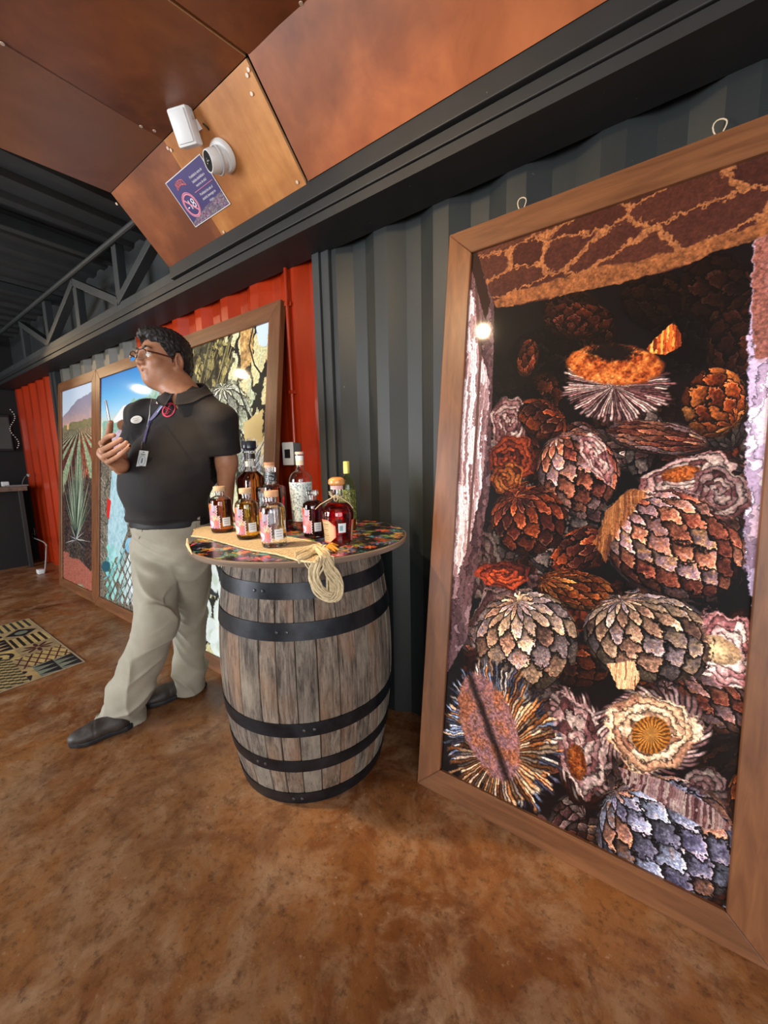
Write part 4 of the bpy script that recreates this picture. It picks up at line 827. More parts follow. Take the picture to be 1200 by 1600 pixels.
# square red bottle with cork
b, s_, root, Ht = tall(427, 829, 723, 'square bottle of red drink with a reddish cork and patterned neck, behind the clear one')
r = 18.5 * s_; hb = Ht * .93; prof = [(r * .9, 0), (r, .006), (r, hb * .66), (r * .96, hb * .70), (r * .60, hb * .725), (r * .42, hb * .74), (r * .40, hb * .78), (r * .40, hb * .985), (r * .40, hb)]
body(root, prof, M_gl, hb * .722, L_rose, 5)
cv = Canvas(200, 160, (.55, .60, .62), 61); cv.a = cv.cells((slice(0, 160), slice(0, 200)), 16, [(.70, .76, .78), (.12, .13, .16), (.50, .56, .60), (.85, .88, .90)], (.08, .08, .1), .12, 3); mpat = image_mat('grey_pattern_label', cv.a, .45)
wrap(root, lambda z: r * .405, hb * .78, hb * .93, 0, 6.283, mpat, 'neck_label', 28)
MB().lathe([(0, 0), (r * .43, 0), (r * .43, Ht * .03), (0, Ht * .03)], 28, c=(0, 0, hb + .0004)).build('stopper_collar', mat('pale_orange_collar', (.75, .50, .36), .5), root, True, 40)
MB().lathe([(0, 0), (r * .46, 0), (r * .46, Ht * .042), (0, Ht * .042)], 28, c=(0, 0, hb + Ht * .03 + .0006)).build('stopper', M_corkr, root, True, 40)
a = ACAM(b); wrap(root, lambda z: float(np.interp(z, [0, hb * .66], [r, r])) * 1.0, hb * .12, hb * .62, a - 1.5, a - .55, mpat, 'patterned_label', 10, .0022)
# clear bottle with big white label
b, s_, root, Ht = tall(473.5, 826, 706, 'tall clear bottle with a white scribbled label and sealed pale neck')
r = 17.5 * s_; hb = Ht * .965; prof = [(r * .72, 0), (r * .80, .004), (r * .84, .012)] + [(r * (.84 + .16 * t_), .012 + (hb * .64 - .012) * t_) for t_ in (.25, .5, .75, 1)] + smoothprof([(r, hb * .65), (r * .95, hb * .70), (r * .72, hb * .755), (r * .42, hb * .79), (r * .32, hb * .83)], 5) + [(r * .32, hb * .97), (r * .34, hb)]
body(root, prof, M_gl, hb * .60, L_clear); pf = prof_fn(prof)
cv = Canvas(220, 260, (.84, .90, .91), 71)
for i in range(340):
    x, y = R.uniform(4, 216), R.uniform(4, 256); aa = R.uniform(0, 6.28); cv.line([(x, y), (x + 9 * math.cos(aa), y + 9 * math.sin(aa)), (x + 9 * math.cos(aa) + 6 * math.cos(aa + 1.4), y + 9 * math.sin(aa) + 6 * math.sin(aa + 1.4))], R.uniform(1.2, 2.6), R.choice([(.20, .30, .36), (.35, .45, .5), (.1, .15, .2)]), .8)
wrap(root, pf, hb * .12, hb * .64, ACAM(b) - 1.9, ACAM(b) + 1.2, image_mat('scribble_label', cv.a, .5), 'white_label', 24)
wrap(root, lambda z: r * .325, hb * .86, hb * .93, 0, 6.283, mat('cream_seal', (.80, .64, .48), .6), 'neck_seal', 28, .0008)
wrap(root, lambda z: r * .328, hb * .925, hb * .985, 0, 6.283, mat('white_seal', (.82, .86, .84), .6), 'neck_seal', 28, .0008)
MB().lathe([(0, 0), (r * .38, 0), (r * .38, Ht * .034), (0, Ht * .034)], 28, c=(0, 0, hb + .0005)).build('stopper', mat('rosy_stopper', (.72, .50, .42), .5), root, True, 40)
# green bottle at the back
b, s_, root, Ht = tall(544.5, 826, 721, 'slim green-tinted bottle with a yellow foil neck, behind the round red bottle')
r = 13.5 * s_; hb = Ht * .99; prof = [(r * .9, 0), (r, .005), (r, hb * .66), (r * .92, hb * .70), (r * .62, hb * .76), (r * .38, hb * .80), (r * .33, hb * .84), (r * .33, hb)]
body(root, prof, glass('yellow_green_glass', (.86, .93, .62)), hb * .6, glass('pale_yellow_drink', (.90, .86, .45), 0, 1.35)); pf = prof_fn(prof)
MB().lathe([(0, 0), (r * .37, 0), (r * .37, Ht * .17), (r * .34, Ht * .175), (0, Ht * .175)], 28, c=(0, 0, hb + .0004 - Ht * .165)).build('foil_neck', mat('yellow_foil', (.72, .66, .18), .35, .3), root, True, 40).location
cv = Canvas(160, 200, (.62, .62, .32), 75); cv.a = cv.cells((slice(0, 200), slice(0, 160)), 12, [(.62, .64, .30), (.40, .44, .20), (.75, .75, .45)], (.18, .22, .1), .12, 3)
wrap(root, pf, hb * .16, hb * .60, ACAM(b) - 1.2, ACAM(b) + 1.3, image_mat('speckled_green_label', cv.a, .5), 'speckled_label', 20)
# round red cruet with wooden ball stopper
b, s_, root, Ht = tall(529.5, 848, 745, 'round-bellied bottle of crimson drink with a wooden knob stopper and twine at the neck')
r = 24.5 * s_; hb = Ht * .875; prof = smoothprof([(r * .80, 0), (r * .86, hb * .03), (r * .88, hb * .16), (r * .93, hb * .32), (r, hb * .46), (r * .98, hb * .56), (r * .82, hb * .67), (r * .52, hb * .745), (r * .36, hb * .79), (r * .33, hb * .84), (r * .33, hb * .93)], 4) + [(r * .38, hb * .935), (r * .38, hb)]
body(root, prof, M_gl, hb * .70, L_red); pf = prof_fn(prof); a = ACAM(b)
MB().lathe(smoothprof([(0, 0), (r * .40, 0), (r * .52, Ht * .02), (r * .52, Ht * .06), (r * .46, Ht * .095), (r * .25, Ht * .118), (0, Ht * .122)], 4), 32, c=(0, 0, hb + .0006)).build('wooden_knob', mat('varnished_wood_knob', (.62, .28, .08), .25, 0, .2, 30, .5), root, True, 60)
wrap(root, lambda z: r * .385, hb * .935, hb * .998, 0, 6.283, mat('pink_neck_seal', (.80, .45, .44), .5), 'neck_seal', 28)
cv = Canvas(160, 200, (.86, .48, .44), 77); cv.poly([(14, 14), (110, 10), (150, 60), (150, 150), (110, 190), (14, 190)], (.80, .70, .54), 2)
for k in range(9): cv.line([(26, 40 + k * 16), (70 + 40 * R.random(), 40 + k * 16)], 3 if k % 3 else 6, (.36, .25, .20), .75)
al = np.ones((200, 160), np.float32); al[(cv.X - 110 > 48 - np.abs(cv.Y - 100) * .0 + 0)] = 1; al[((cv.X > 108) & (np.abs(cv.Y - 100) > 94 - (cv.X - 108) * .9))] = 0
wrap(root, pf, hb * .04, hb * .44, a - 1.55, a - .18, image_mat('cream_label', cv.a, .5, 0, al), 'cream_label', 20, .0012, 12)
wrap(root, pf, hb * .06, hb * .42, a + 1.0, a + 2.3, image_mat('pink_label', cv.a[:, ::-1], .5), 'cream_label', 20, .0012, 12)
wrap(root, pf, hb * .22, hb * .38, a + .0, a + .50, M_sticker, 'sticker', 8, .0016)
wrap(root, pf, hb * .25, hb * .34, a + .08, a + .30, mat('teal_print', (.25, .42, .48), .6), 'sticker_print', 4, .0021)
tw = MB()
tw.tube([(r * .36 * math.cos(t_), r * .36 * math.sin(t_), hb * .80 + .002 * math.sin(t_ * 3)) for t_ in np.linspace(0, 6.0, 30)], .0016, 6)
tw.tube([(r * .38 * math.cos(t_), r * .38 * math.sin(t_), hb * .815) for t_ in np.linspace(1, 7.0, 30)], .0014, 6)
pt = lambda aa, z, e_=.002: np.array([(pf(z) + e_) * math.cos(aa), (pf(z) + e_) * math.sin(aa), z])
tw.tube([pt(a + .5, hb * .80), pt(a + .9, hb * .76), pt(a + 1.2, hb * .70), pt(a + 1.4, hb * .62), pt(a + 1.5, hb * .60)], .0018, 6)
tw.tube([pt(a - .9, hb * .80), pt(a - 1.2, hb * .76, .008), pt(a - 1.5, hb * .68, .016), pt(a - 1.6, hb * .60, .024)], .0014, 6)
tw.tube([pt(a - .2, hb * .79, .003) + np.array([0, 0, -.010 * math.sin(t_)]) + .006 * np.array([math.cos(t_) * -math.sin(a), math.cos(t_) * math.cos(a), 0]) for t_ in np.linspace(0, 6.28, 16)], .0016, 6)
for k in range(8): tw.tube([pt(a - .9, hb * .80), pt(a - 1.0 + R.uniform(-.2, .2), hb * (.86 + .06 * R.random()), .012)], .0009, 5)
tw.build('twine', mrope, root, True)
# ---------------- signed distance modelling (organic shapes as one surface) ----------------
V3 = lambda *a: np.array(a, np.float32)
def smin(a, b, k): h = np.maximum(k - np.abs(a - b), 0) / k; return np.minimum(a, b) - h * h * k * .25
def smax(a, b, k): return -smin(-a, -b, k)
def cap(P, a, b, ra, rb):
    a = np.array(a, np.float32); b = np.array(b, np.float32); d = b - a; t_ = np.clip(((P - a) @ d) / (d @ d), 0, 1); return np.linalg.norm(P - a - t_[:, None] * d, axis=1) - (ra + (rb - ra) * t_)
def ell(P, c, r, Rm=None):
    q = P - np.array(c, np.float32)
    if Rm is not None: q = q @ np.array(Rm, np.float32)
    r = np.array(r, np.float32); k0 = np.linalg.norm(q / r, axis=1); k1 = np.linalg.norm(q / (r * r), axis=1); return k0 * (k0 - 1) / np.maximum(k1, 1e-6)
def chain(P, pts, rs, k=.02):
    d = None
    for i in range(len(pts) - 1):
        e = cap(P, pts[i], pts[i + 1], rs[i], rs[i + 1]); d = e if d is None else smin(d, e, k)
    return d
def axes(xa, up=(0, 0, 1)):
    xa = np.array(xa, float); xa /= np.linalg.norm(xa); z = np.array(up, float); z -= xa * (z @ xa); z /= np.linalg.norm(z); return np.stack([xa, np.cross(z, xa), z], 1)
def sdf_mesh(name, f, lo, hi, h, m, parent=None, origin=None):
    lo = np.array(lo, float); n = np.ceil((np.array(hi) - lo) / h).astype(int) + 1; c = 5; n = (n // c + 1) * c
    g = [lo[i] + (np.arange(n[i] // c) + .5) * c * h - h / 2 for i in range(3)]
    G = np.stack(np.meshgrid(*g, indexing='ij'), -1).reshape(-1, 3).astype(np.float32); D = f(G).reshape([k // c for k in n])
    F = np.repeat(np.repeat(np.repeat(D, c, 0), c, 1), c, 2).astype(np.float32); mk = np.abs(F) < c * h * 1.6
    idx = np.argwhere(mk); F[mk] = f((lo + idx * h).astype(np.float32))
    ins = F < 0; cube = np.zeros(np.array(F.shape) - 1, np.uint8)
    for dx in (0, 1):
        for dy in (0, 1):
            for dz in (0, 1): cube += ins[dx:dx + n[0] - 1, dy:dy + n[1] - 1, dz:dz + n[2] - 1]
    act = (cube > 0) & (cube < 8); cells_ = np.argwhere(act); vid = np.full(cube.shape, -1, np.int64); vid[act] = np.arange(len(cells_))
    acc = np.zeros((len(cells_), 3)); cnt = np.zeros(len(cells_))
    for ax in range(3):
        o1, o2 = [i for i in range(3) if i != ax]
        for a in (0, 1):
            for b in (0, 1):
                p0 = cells_.copy(); p0[:, o1] += a; p0[:, o2] += b; p1 = p0.copy(); p1[:, ax] += 1
                v0 = F[tuple(p0.T)]; v1 = F[tuple(p1.T)]; s_ = (v0 < 0) != (v1 < 0); t_ = v0[s_] / (v0[s_] - v1[s_]); q = p0[s_].astype(float); q[:, ax] += t_; acc[s_] += q; cnt[s_] += 1
    V = lo + acc / cnt[:, None] * h; quads = []
    for ax in range(3):
        o1, o2 = [i for i in range(3) if i != ax]; sl0 = [slice(None)] * 3; sl1 = [slice(None)] * 3; sl0[ax] = slice(0, -1); sl1[ax] = slice(1, None)
        ch = ins[tuple(sl0)] != ins[tuple(sl1)]; e_ = np.argwhere(ch); e_ = e_[(e_[:, o1] > 0) & (e_[:, o2] > 0) & (e_[:, o1] < cube.shape[o1]) & (e_[:, o2] < cube.shape[o2])]
        fl = ins[tuple(sl0)][tuple(e_.T)]; q = []
        for a, b in ((0, 0), (1, 0), (1, 1), (0, 1)): c_ = e_.copy(); c_[:, o1] -= a; c_[:, o2] -= b; q.append(vid[tuple(c_.T)])
        q = np.stack(q, 1); fl = fl if ax != 1 else ~fl; q[~fl] = q[~fl][:, ::-1]; quads.append(q)
    Q = np.concatenate(quads); Q = Q[(Q >= 0).all(1)]
    if origin is not None: V = V - np.array(origin)
    me = bpy.data.meshes.new(name); me.vertices.add(len(V)); me.vertices.foreach_set('co', V.astype(np.float32).ravel()); me.loops.add(len(Q) * 4); me.loops.foreach_set('vertex_index', Q.astype(np.int32).ravel())
    me.polygons.add(len(Q)); me.polygons.foreach_set('loop_start', np.arange(len(Q), dtype=np.int32) * 4); me.update(); me.validate()
    return link(name, me, m, parent, True)
def wob(P, s, seed=0):
    r = np.random.default_rng(seed); o = 0
    for i in range(5): k = r.normal(size=3) * s; o = o + np.sin(P @ k.astype(np.float32) + r.random() * 6)
    return o / 5
# ---------------- the man ----------------
A3 = lambda px, py, y: at(px, py, y)
neck = A3(291, 612, .90); Ls = A3(344, 657, .96); Rs = A3(226, 652, .815); belly = A3(265, 758, .84); pel = A3(268, 832, .86)
Le = A3(354, 722, .99); Lw = A3(350, 822, .955); Re = A3(204, 728, .765); Rw = A3(187, 727, .63)
ORG = np.array([pel[0], pel[1], 0.])
man = empty('person', tuple(ORG), 0, 'man in black polo and khaki trousers, one hand raised, leaning on the barrel top', 'person')
nt0 = nodes('skin'); M_skin, nt_, b_ = nt0; v_ = coords(nt_); n_ = noise(nt_, v_, 16, 5, .6); nt_.links.new(ramp(nt_, n_, [(.3, (.34, .150, .078)), (.7, (.46, .225, .130))]), b_.inputs['Base Color']); b_.inputs['Roughness'].default_value = .5; b_.inputs['Subsurface Weight'].default_value = .08; b_.inputs['Subsurface Radius'].default_value = (.02, .008, .004)
# head frame: faces -Y, turned a little to his right, chin raised
HC = A3(256, 566, .87); yaw = math.radians(6); pit = math.radians(1)
fw = np.array([math.sin(yaw) * math.cos(pit), -math.cos(yaw) * math.cos(pit), math.sin(pit)]); lf = np.array([math.cos(yaw), math.sin(yaw), 0]); upv = np.cross(lf, -fw); upv = upv if upv[2] > 0 else -upv
HM = np.stack([lf, -fw, upv], 1)      # columns: his left, backwards, up
hw = lambda x, y, z: HC + HM @ np.array([x, y, z])
# right hand
HY = .60
kn = [A3(159, 693, .60), A3(158, 704, .590), A3(162, 714, .585), A3(169, 722, .583)]
pp_ = [A3(166, 684, .575), A3(172, 697, .563), A3(178, 706, .557), A3(184, 714, .556)]
dd_ = [A3(173, 681, .565), A3(182, 691, .552), A3(190, 698, .545), A3(195, 705, .545)]
tt_ = [A3(178, 680, .562), A3(189, 687, .548), A3(197.5, 692, .540), A3(202.5, 697, .540)]
wr = Rw; thb = A3(172, 707, .625); th1 = A3(168, 688, .618); th2 = A3(171, 672, .605); th3 = A3(173, 660, .598)
# left hand flat on the table
lw = at(353, 811, TZ + .02, 2); lwr = np.array([lw[0], lw[1], TZ + .045]); Lw = lwr
def body_f(P):
    L = (P - HC.astype(np.float32)) @ HM.astype(np.float32)
    d = ell(L, (0, .018, .038), (.073, .094, .082)); d = smin(d, ell(L, (0, -.022, -.018), (.062, .072, .088)), .03)
    d = smin(d, ell(L, (0, -.052, -.086), (.034, .034, .026)), .035)
    for s_ in (1, -1):
        d = smin(d, ell(L, (s_ * .040, -.018, -.060), (.034, .050, .044)), .03)      # jowls
        d = smin(d, ell(L, (s_ * .040, -.064, -.018), (.026, .024, .026)), .02)      # cheeks
    d = smin(d, cap(L, (-.034, -.081, .030), (.034, -.081, .030), .012, .012), .014)
    for s_ in (1, -1): d = smax(d, -ell(L, (s_ * .031, -.101, .010), (.019, .019, .013)), .014)
    d = smin(d, cap(L, (0, -.086, .018), (0, -.106, -.018), .0065, .0105), .012)
    for s_ in (1, -1): d = smin(d, ell(L, (s_ * .013, -.097, -.024), (.009, .011, .008)), .008)
    d = smin(d, cap(L, (-.018, -.084, -.051), (0, -.0905, -.050), .004, .006), .006); d = smin(d, cap(L, (.018, -.084, -.051), (0, -.0905, -.050), .004, .006), .006); d = smin(d, cap(L, (-.012, -.0835, -.063), (.012, -.0835, -.063), .0068, .0068), .006)
    d = smax(d, -cap(L, (-.024, -.0955, -.0565), (.024, -.0955, -.0565), .0028, .0028), .004)
    for s_ in (1, -1):
        Re_ = axes((s_ * 1, .35, 0)); e = ell(L, (s_ * .082, .016, -.006), (.011, .023, .034), Re_); e = smax(e, -ell(L, (s_ * .093, .012, -.004), (.010, .014, .023), Re_), .006)
        e = np.minimum(e, ell(L, (s_ * .080, .012, -.008), (.006, .008, .012), Re_)); e = smin(e, ell(L, (s_ * .076, .004, -.034), (.008, .010, .009)), .008); d = smin(d, e, .006)
    nb_ = neck + np.array([0, .01, -.03]); d = smin(d, cap(P, hw(0, .034, -.05), nb_, .056, .064), .025); d = smin(d, cap(P, hw(0, -.025, -.088), nb_ + [0, -.03, .01], .030, .042), .03)
    # trunk and limbs under the clothes
    d = smin(d, cap(P, Rs * .9 + neck * .1 + [0, 0, -.02], Ls * .9 + neck * .1 + [0, 0, -.02], .055, .055), .05)
    d = smin(d, cap(P, neck + [0, .02, -.12], belly, .07, .10), .05); d = smin(d, cap(P, belly, pel, .10, .10), .05)
    d = smin(d, chain(P, [Ls, Le, Lw], [.052, .042, .028], .03), .03)
    el_ = chain(P, [Rs, Re, (Re * .45 + wr * .55), wr], [.052, .041, .038, .026], .03); d = smin(d, el_, .02)
    # right hand
    palm = ell(P, (kn[1] + kn[2] + wr + thb) / 4, (.036, .020, .033), axes((kn[1] + kn[2]) / 2 - wr, (kn[0] - kn[3]))); hd = smin(palm, cap(P, wr, (kn[1] + kn[2]) / 2, .022, .014), .02)
    for i in range(4): hd = smin(hd, cap(P, wr * .5 + kn[i] * .5, kn[i], .014, .0105), .012)
    hd = smin(hd, chain(P, [thb, th1], [.016, .0125], .01), .016); d = smin(d, hd, .02)
    for i in range(4): d = smin(d, chain(P, [kn[i], pp_[i], dd_[i], tt_[i]], [[.0100, .0092, .0082, .0074], [.0100, .0092, .0082, .0074], [.0098, .0088, .0080, .0070], [.0088, .0080, .0070, .0062]][i], .003), .004)
    d = smin(d, chain(P, [th1, th2, th3], [.0125, .0112, .0088], .003), .005)
    # left hand: palm and five fingers spread on the table
    fd = np.array([.45, .89, 0]); sd_ = np.array([.89, -.45, 0]); hp = Lw + fd * .036 + [0, 0, -.026]; d = smin(d, chain(P, [Lw, Lw + fd * .012 + [0, 0, -.014], hp], [.025, .020, .015], .015), .02)
    d = smin(d, ell(P, hp + fd * .012 + [0, 0, -.002], (.042, .038, .013), axes(fd)), .015)
    for i, (dx, ln) in enumerate(((-.030, .058), (-.011, .070), (.010, .066), (.029, .048))):
        a = hp + fd * .045 + sd_ * dx; b = a + fd * ln * .55 + sd_ * dx * .3 + [0, 0, .004]; c_ = a + fd * ln + sd_ * dx * .5 + [0, 0, -.006]; d = smin(d, chain(P, [a, b, c_], [.0095, .0088, .0072], .003), .005)
    d = smin(d, chain(P, [hp + sd_ * .026 - fd * .012, hp + sd_ * .046 + fd * .008, hp + sd_ * .054 + fd * .034 + [0, 0, -.003]], [.014, .011, .008], .004), .008)
    # legs inside the trousers down to the ankles
    d = smin(d, chain(P, [Lh, Lk, La], [.075, .052, .035], .03), .04); d = smin(d, chain(P, [Rh, Rk, Ra], [.075, .052, .035], .03), .04)
    return d
Lh = A3(297, 850, .905); Rh = A3(243, 850, .83); Rk = A3(245, 975, .72); Ra = A3(193, 1108, .640); Lk = A3(294, 960, .93); La = A3(300, 1060, .935)
pts_ = np.array([HC + [-.12, -.14, .16], HC + [.12, .14, -.1], Ls + .08, Rs - .08, Le + .07, Lw + .09, Re - .07, wr - .06, tt_[2] - .04, Ra - .07, La + .07, Lw + [.2, -.2, -.1]]); lo_b, hi_b = pts_.min(0), pts_.max(0)
if True:
    body_o = sdf_mesh('body', body_f, lo_b - .02, hi_b + .02, .0036, M_skin, man, ORG)
# eyes, nails
M_eye = mat('eye_white', (.75, .72, .68), .2); M_iris = mat('dark_brown_iris', (.03, .015, .008), .15)
def ball(c, r, m, name, parent=man, sc=(1, 1, 1)):
    b = MB().lathe([(0.0001 + r * math.sin(t_) * sc[0], -r * math.cos(t_) * sc[2]) for t_ in np.linspace(0, math.pi, 13)], 20, c=tuple(np.array(c) - ORG)); return b.build(name, m, parent, True, 180)
for s_ in (1, -1):
    e = ball(hw(s_ * .031, -.0775, .009), .0125, M_eye, 'eye'); g = np.array(hw(s_ * .031 - .0015, -.0877, .0095)); i_ = ball(g, .0050, M_iris, 'iris', e)
def lips_f(P):
    L = (P - HC.astype(np.float32)) @ HM.astype(np.float32); d = smin(cap(L, (-.018, -.084, -.051), (0, -.0905, -.050), .0042, .0066), cap(L, (.018, -.084, -.051), (0, -.0905, -.050), .0042, .0066), .004)
    d = np.minimum(d, cap(L, (-.012, -.0835, -.063), (.012, -.0835, -.063), .0072, .0072)); return smax(d, -cap(L, (-.024, -.0955, -.0565), (.024, -.0955, -.0565), .0026, .0026), .003)
sdf_mesh('lips', lips_f, HC - .13, HC + .13, .0022, mat('brown_lips', (.26, .095, .070), .5), man, ORG)
def brow_f(P):
    L = (P - HC.astype(np.float32)) @ HM.astype(np.float32); d = 9
    for s_ in (1, -1): d = np.minimum(d, chain(L, [(s_ * .013, -.0925, .032), (s_ * .032, -.0915, .038), (s_ * .050, -.079, .033)], [.0035, .0042, .0022], .003))
    return d + .0009 * wob(L, 700, 3)
M_hair = mat('black_hair', (.007, .006, .006), .6, 0, .3, 60)
sdf_mesh('eyebrows', brow_f, HC - .13, HC + .13, .0022, M_hair, man, ORG)
def hair_f(P):
    L = (P - HC.astype(np.float32)) @ HM.astype(np.float32); y = L[:, 1]; z = L[:, 2]; x = np.abs(L[:, 0])
    d = ell(L, (0, .022, .046), (.084, .101, .090)); d = smin(d, ell(L, (0, .04, -.01), (.074, .082, .08)), .02); d = smin(d, ell(L, (0, -.03, .098), (.058, .06, .030)), .03)
    zl = np.interp(y, [-.12, -.075, -.045, -.028, -.022, -.004, .004, .030, .040, .075, .13], [.085, .076, .050, .020, -.020, -.026, .030, .034, -.02, -.062, -.07])
    zl = zl + .006 * np.sin(x * 160) * (y < -.04); k = np.sin(L[:, 0] * 150 + 2.2 * np.sin(y * 90)) * np.sin(y * 140 + 2 * np.sin(z * 110)) * np.sin(z * 130 + 1.5 * np.sin(L[:, 0] * 100))
    d = d - .0032 * k - .0030 * wob(L, 170, 4) - .0015 * wob(L, 420, 5) - .003 * sm(.03, .11, z); return smax(d, (zl - z) * .7, .006)
sdf_mesh('hair', hair_f, HC - .15, HC + .16, .0027, M_hair, man, ORG)
# glasses
gl = MB(); M_gf = mat('dark_red_brown_glasses_frame', (.06, .015, .012), .25)
glo = None; rim_pts = {}
for s_ in (1, -1):
    P_ = []
    for t_ in np.linspace(0, 2 * math.pi, 33)[:-1]:
        c_, q = math.cos(t_), math.sin(t_); rr_ = (abs(c_) ** 3 + abs(q) ** 3) ** (-1 / 3); x = s_ * .033 + .0245 * c_ * rr_; z = .004 + .0185 * q * rr_; P_.append(hw(x, -.112 + .10 * abs(x) * abs(x) / .06, z) - ORG)
    rim_pts[s_] = P_
glasses = MB().tube([hw(-.010, -.1115, .009) - ORG, hw(0, -.1145, .012) - ORG, hw(.010, -.1115, .009) - ORG], .0016, 8).build('glasses', M_gf, man, True)
for s_ in (1, -1):
    MB().tube(rim_pts[s_], .0011, 6, True).build('rim', mat('silver_rim', (.55, .52, .50), .25, .8), glasses, True)
    MB().tube([rim_pts[s_][k] for k in range(2, 15)], .0021, 6).build('browline', M_gf, glasses, True)
    cpt = np.mean(rim_pts[s_], 0); mesh('lens', [cpt] + list(rim_pts[s_]), [(0, 1 + k, 1 + (k + 1) % 32) for k in range(32)], None, glasses).data.materials.append(M_lens if 'M_lens' in globals() else globals().setdefault('M_lens', glass('thin_lens', (1, 1, 1), 0, 1.04)))
    MB().tube([hw(s_ * .058, -.100, .014) - ORG, hw(s_ * .070, -.070, .012) - ORG, hw(s_ * .079, -.010, .006) - ORG, hw(s_ * .082, .012, .004) - ORG, hw(s_ * .078, .034, -.012) - ORG], [.0028, .0028, .0024, .002, .0016], 8).build('temple', M_gf, glasses, True)
# ---- polo shirt ----
sh_ax = (Ls - Rs) / np.linalg.norm(Ls - Rs); ch_f = np.cross(sh_ax, [0, 0, 1]); ch_f /= np.linalg.norm(ch_f)
if ch_f[1] > 0: ch_f = -ch_f
M_polo, nt_, b_ = nodes('black_pique_cotton'); b_.inputs['Base Color'].default_value = (.011, .009, .010, 1); b_.inputs['Roughness'].default_value = .85; b_.inputs['Sheen Weight'].default_value = .05; b_.inputs['Sheen Tint'].default_value = (.5, .42, .40, 1)
v_ = nt_.nodes.new('ShaderNodeTexVoronoi'); nt_.links.new(coords(nt_), v_.inputs[0]); v_.inputs['Scale'].default_value = 420; bump(nt_, b_, v_.outputs[0], .35, .0012)
Re2 = Re * .62 + Rs * .38; Le2 = Ls * .22 + Le * .78
belt_z = pel[2] + .066; cb = lambda z, o: np.array([belly[0] * 1., belly[1], z]) + o
chest = (Ls + Rs) / 2 + np.array([0, 0, -.13])
Raxis = np.stack([sh_ax, np.cross([0, 0, 1], sh_ax), [0, 0, 1]], 1)
hipc = np.array([pel[0] + .01, pel[1], pel[2] + .07])
def shirt_f(P):
    d = ell(P, chest + ch_f * .0 + [0, 0, -.02], (.190, .128, .19), Raxis); d = smin(d, cap(P, neck + [0, .01, -.045], Rs + [0, 0, .0], .062, .060), .04); d = smin(d, cap(P, neck + [0, .01, -.045], Ls, .062, .060), .04)
    d = smin(d, ell(P, belly + ch_f * .035 + [0, 0, .01], (.178, .150, .20), Raxis), .07); d = smin(d, ell(P, hipc + ch_f * .012 + [0, 0, .02], (.180, .148, .12), Raxis), .05)
    d = smin(d, ell(P, neck + [0, .015, -.05], (.11, .085, .055), Raxis), .05)
    d = smin(d, cap(P, Rs, Re2, .074, .064), .035); d = smin(d, cap(P, Ls, Le2, .068, .066), .035)
    q = (P - chest.astype(np.float32)) @ Raxis.astype(np.float32)
    # folds fanning from his right armpit and along the flanks
    ar = ((P - (Rs + np.array([.03, -.06, -.06])).astype(np.float32)) @ Raxis.astype(np.float32)); an = np.arctan2(ar[:, 2], ar[:, 0] + .02); rr_ = np.linalg.norm(ar, axis=1)
    d = d - .0042 * np.sin(an * 9 + rr_ * 14 + 1.5 * wob(P, 12, 31)) * np.exp(-((rr_ - .15) / .08) ** 2) - .0035 * np.sin(q[:, 0] * 26 + q[:, 2] * 34 + 2 * wob(P, 9, 8)) * sm(.02, -.25, q[:, 2]) - .0030 * wob(P, 24, 9) - .0012 * wob(P, 60, 19)
    d = d - .004 * np.exp(-((P[:, 2] - (belt_z + .018)) / .012) ** 2)
    # openings: hem, sleeve ends, neck
    d = smax(d, (belt_z + .004 * np.sin(q[:, 0] * 30) - P[:, 2]), .006)
    for a, b in ((Rs, Re2), (Ls, Le2)):
        u = (b - a) / np.linalg.norm(b - a); t_ = (P - b.astype(np.float32)) @ u.astype(np.float32); near = np.linalg.norm(P - b.astype(np.float32), axis=1) < .13; d = np.where(near & (t_ > -.02) & (cap(P, a, b + u * .1, .09, .09) < 0), smax(d, t_, .004), d)
    d = smax(d, -cap(P, neck + [0, .01, -.035], hw(0, .03, -.05), .062, .066), .006); d = smax(d, -cap(P, neck + ch_f * .07 + [0, 0, -.075], neck + ch_f * .055 + [0, 0, .02], .010, .052), .008)
    return d
pts_ = np.array([Ls + .12, Rs - .12, Le2 + .12, Re2 - .1, hipc - .22, hipc + .22, belly + ch_f * .24])
slo, shi = pts_.min(0), pts_.max(0); slo[2] = belt_z - .02; shi[2] = neck[2] + .03
sdf_mesh('polo_shirt', shirt_f, slo, shi, .0046, M_polo, man, ORG)
# collar: two folded leaves round the neck
M_polo2 = M_polo
from mathutils.bvhtree import BVHTree
nk = neck + np.array([0, .006, .010]); vs = []; fs = []; NA = 40; NR = 7
fa = math.atan2(ch_f[1], ch_f[0])
for side in (0, 1):
    for i in range(NA + 1):
        t_ = i / NA; a = fa + .10 + (2 * math.pi - .20) * t_; fr = abs(math.cos((a - fa) / 2)) ** 6      # 1 at the front opening
        bk = .5 - .5 * math.cos(a - fa)                                            # 1 at the back of the neck
        for j in range(NR):
            s_ = j / (NR - 1); ro = .066 + .006 * (1 - bk); zt_ = .036 * bk - .030 * (1 - bk)
            if s_ < .25: r = ro - .003 + .006 * s_ / .25; z = zt_ - .003 + .006 * math.sin(s_ / .25 * 1.6)
            else: u_ = (s_ - .25) / .75; r = ro + .004 + (.028 + .006 * fr) * u_; z = zt_ + .003 - (.038 + .008 * fr) * u_ - .006 * u_ * u_
            r += side * -.0022; vs.append((nk[0] + r * math.cos(a + .10 * fr * s_ * (1 if t_ < .5 else -1)) - ORG[0], nk[1] + r * math.sin(a + .10 * fr * s_ * (1 if t_ < .5 else -1)) - ORG[1], nk[2] + z - side * .0018))
K = (NA + 1) * NR
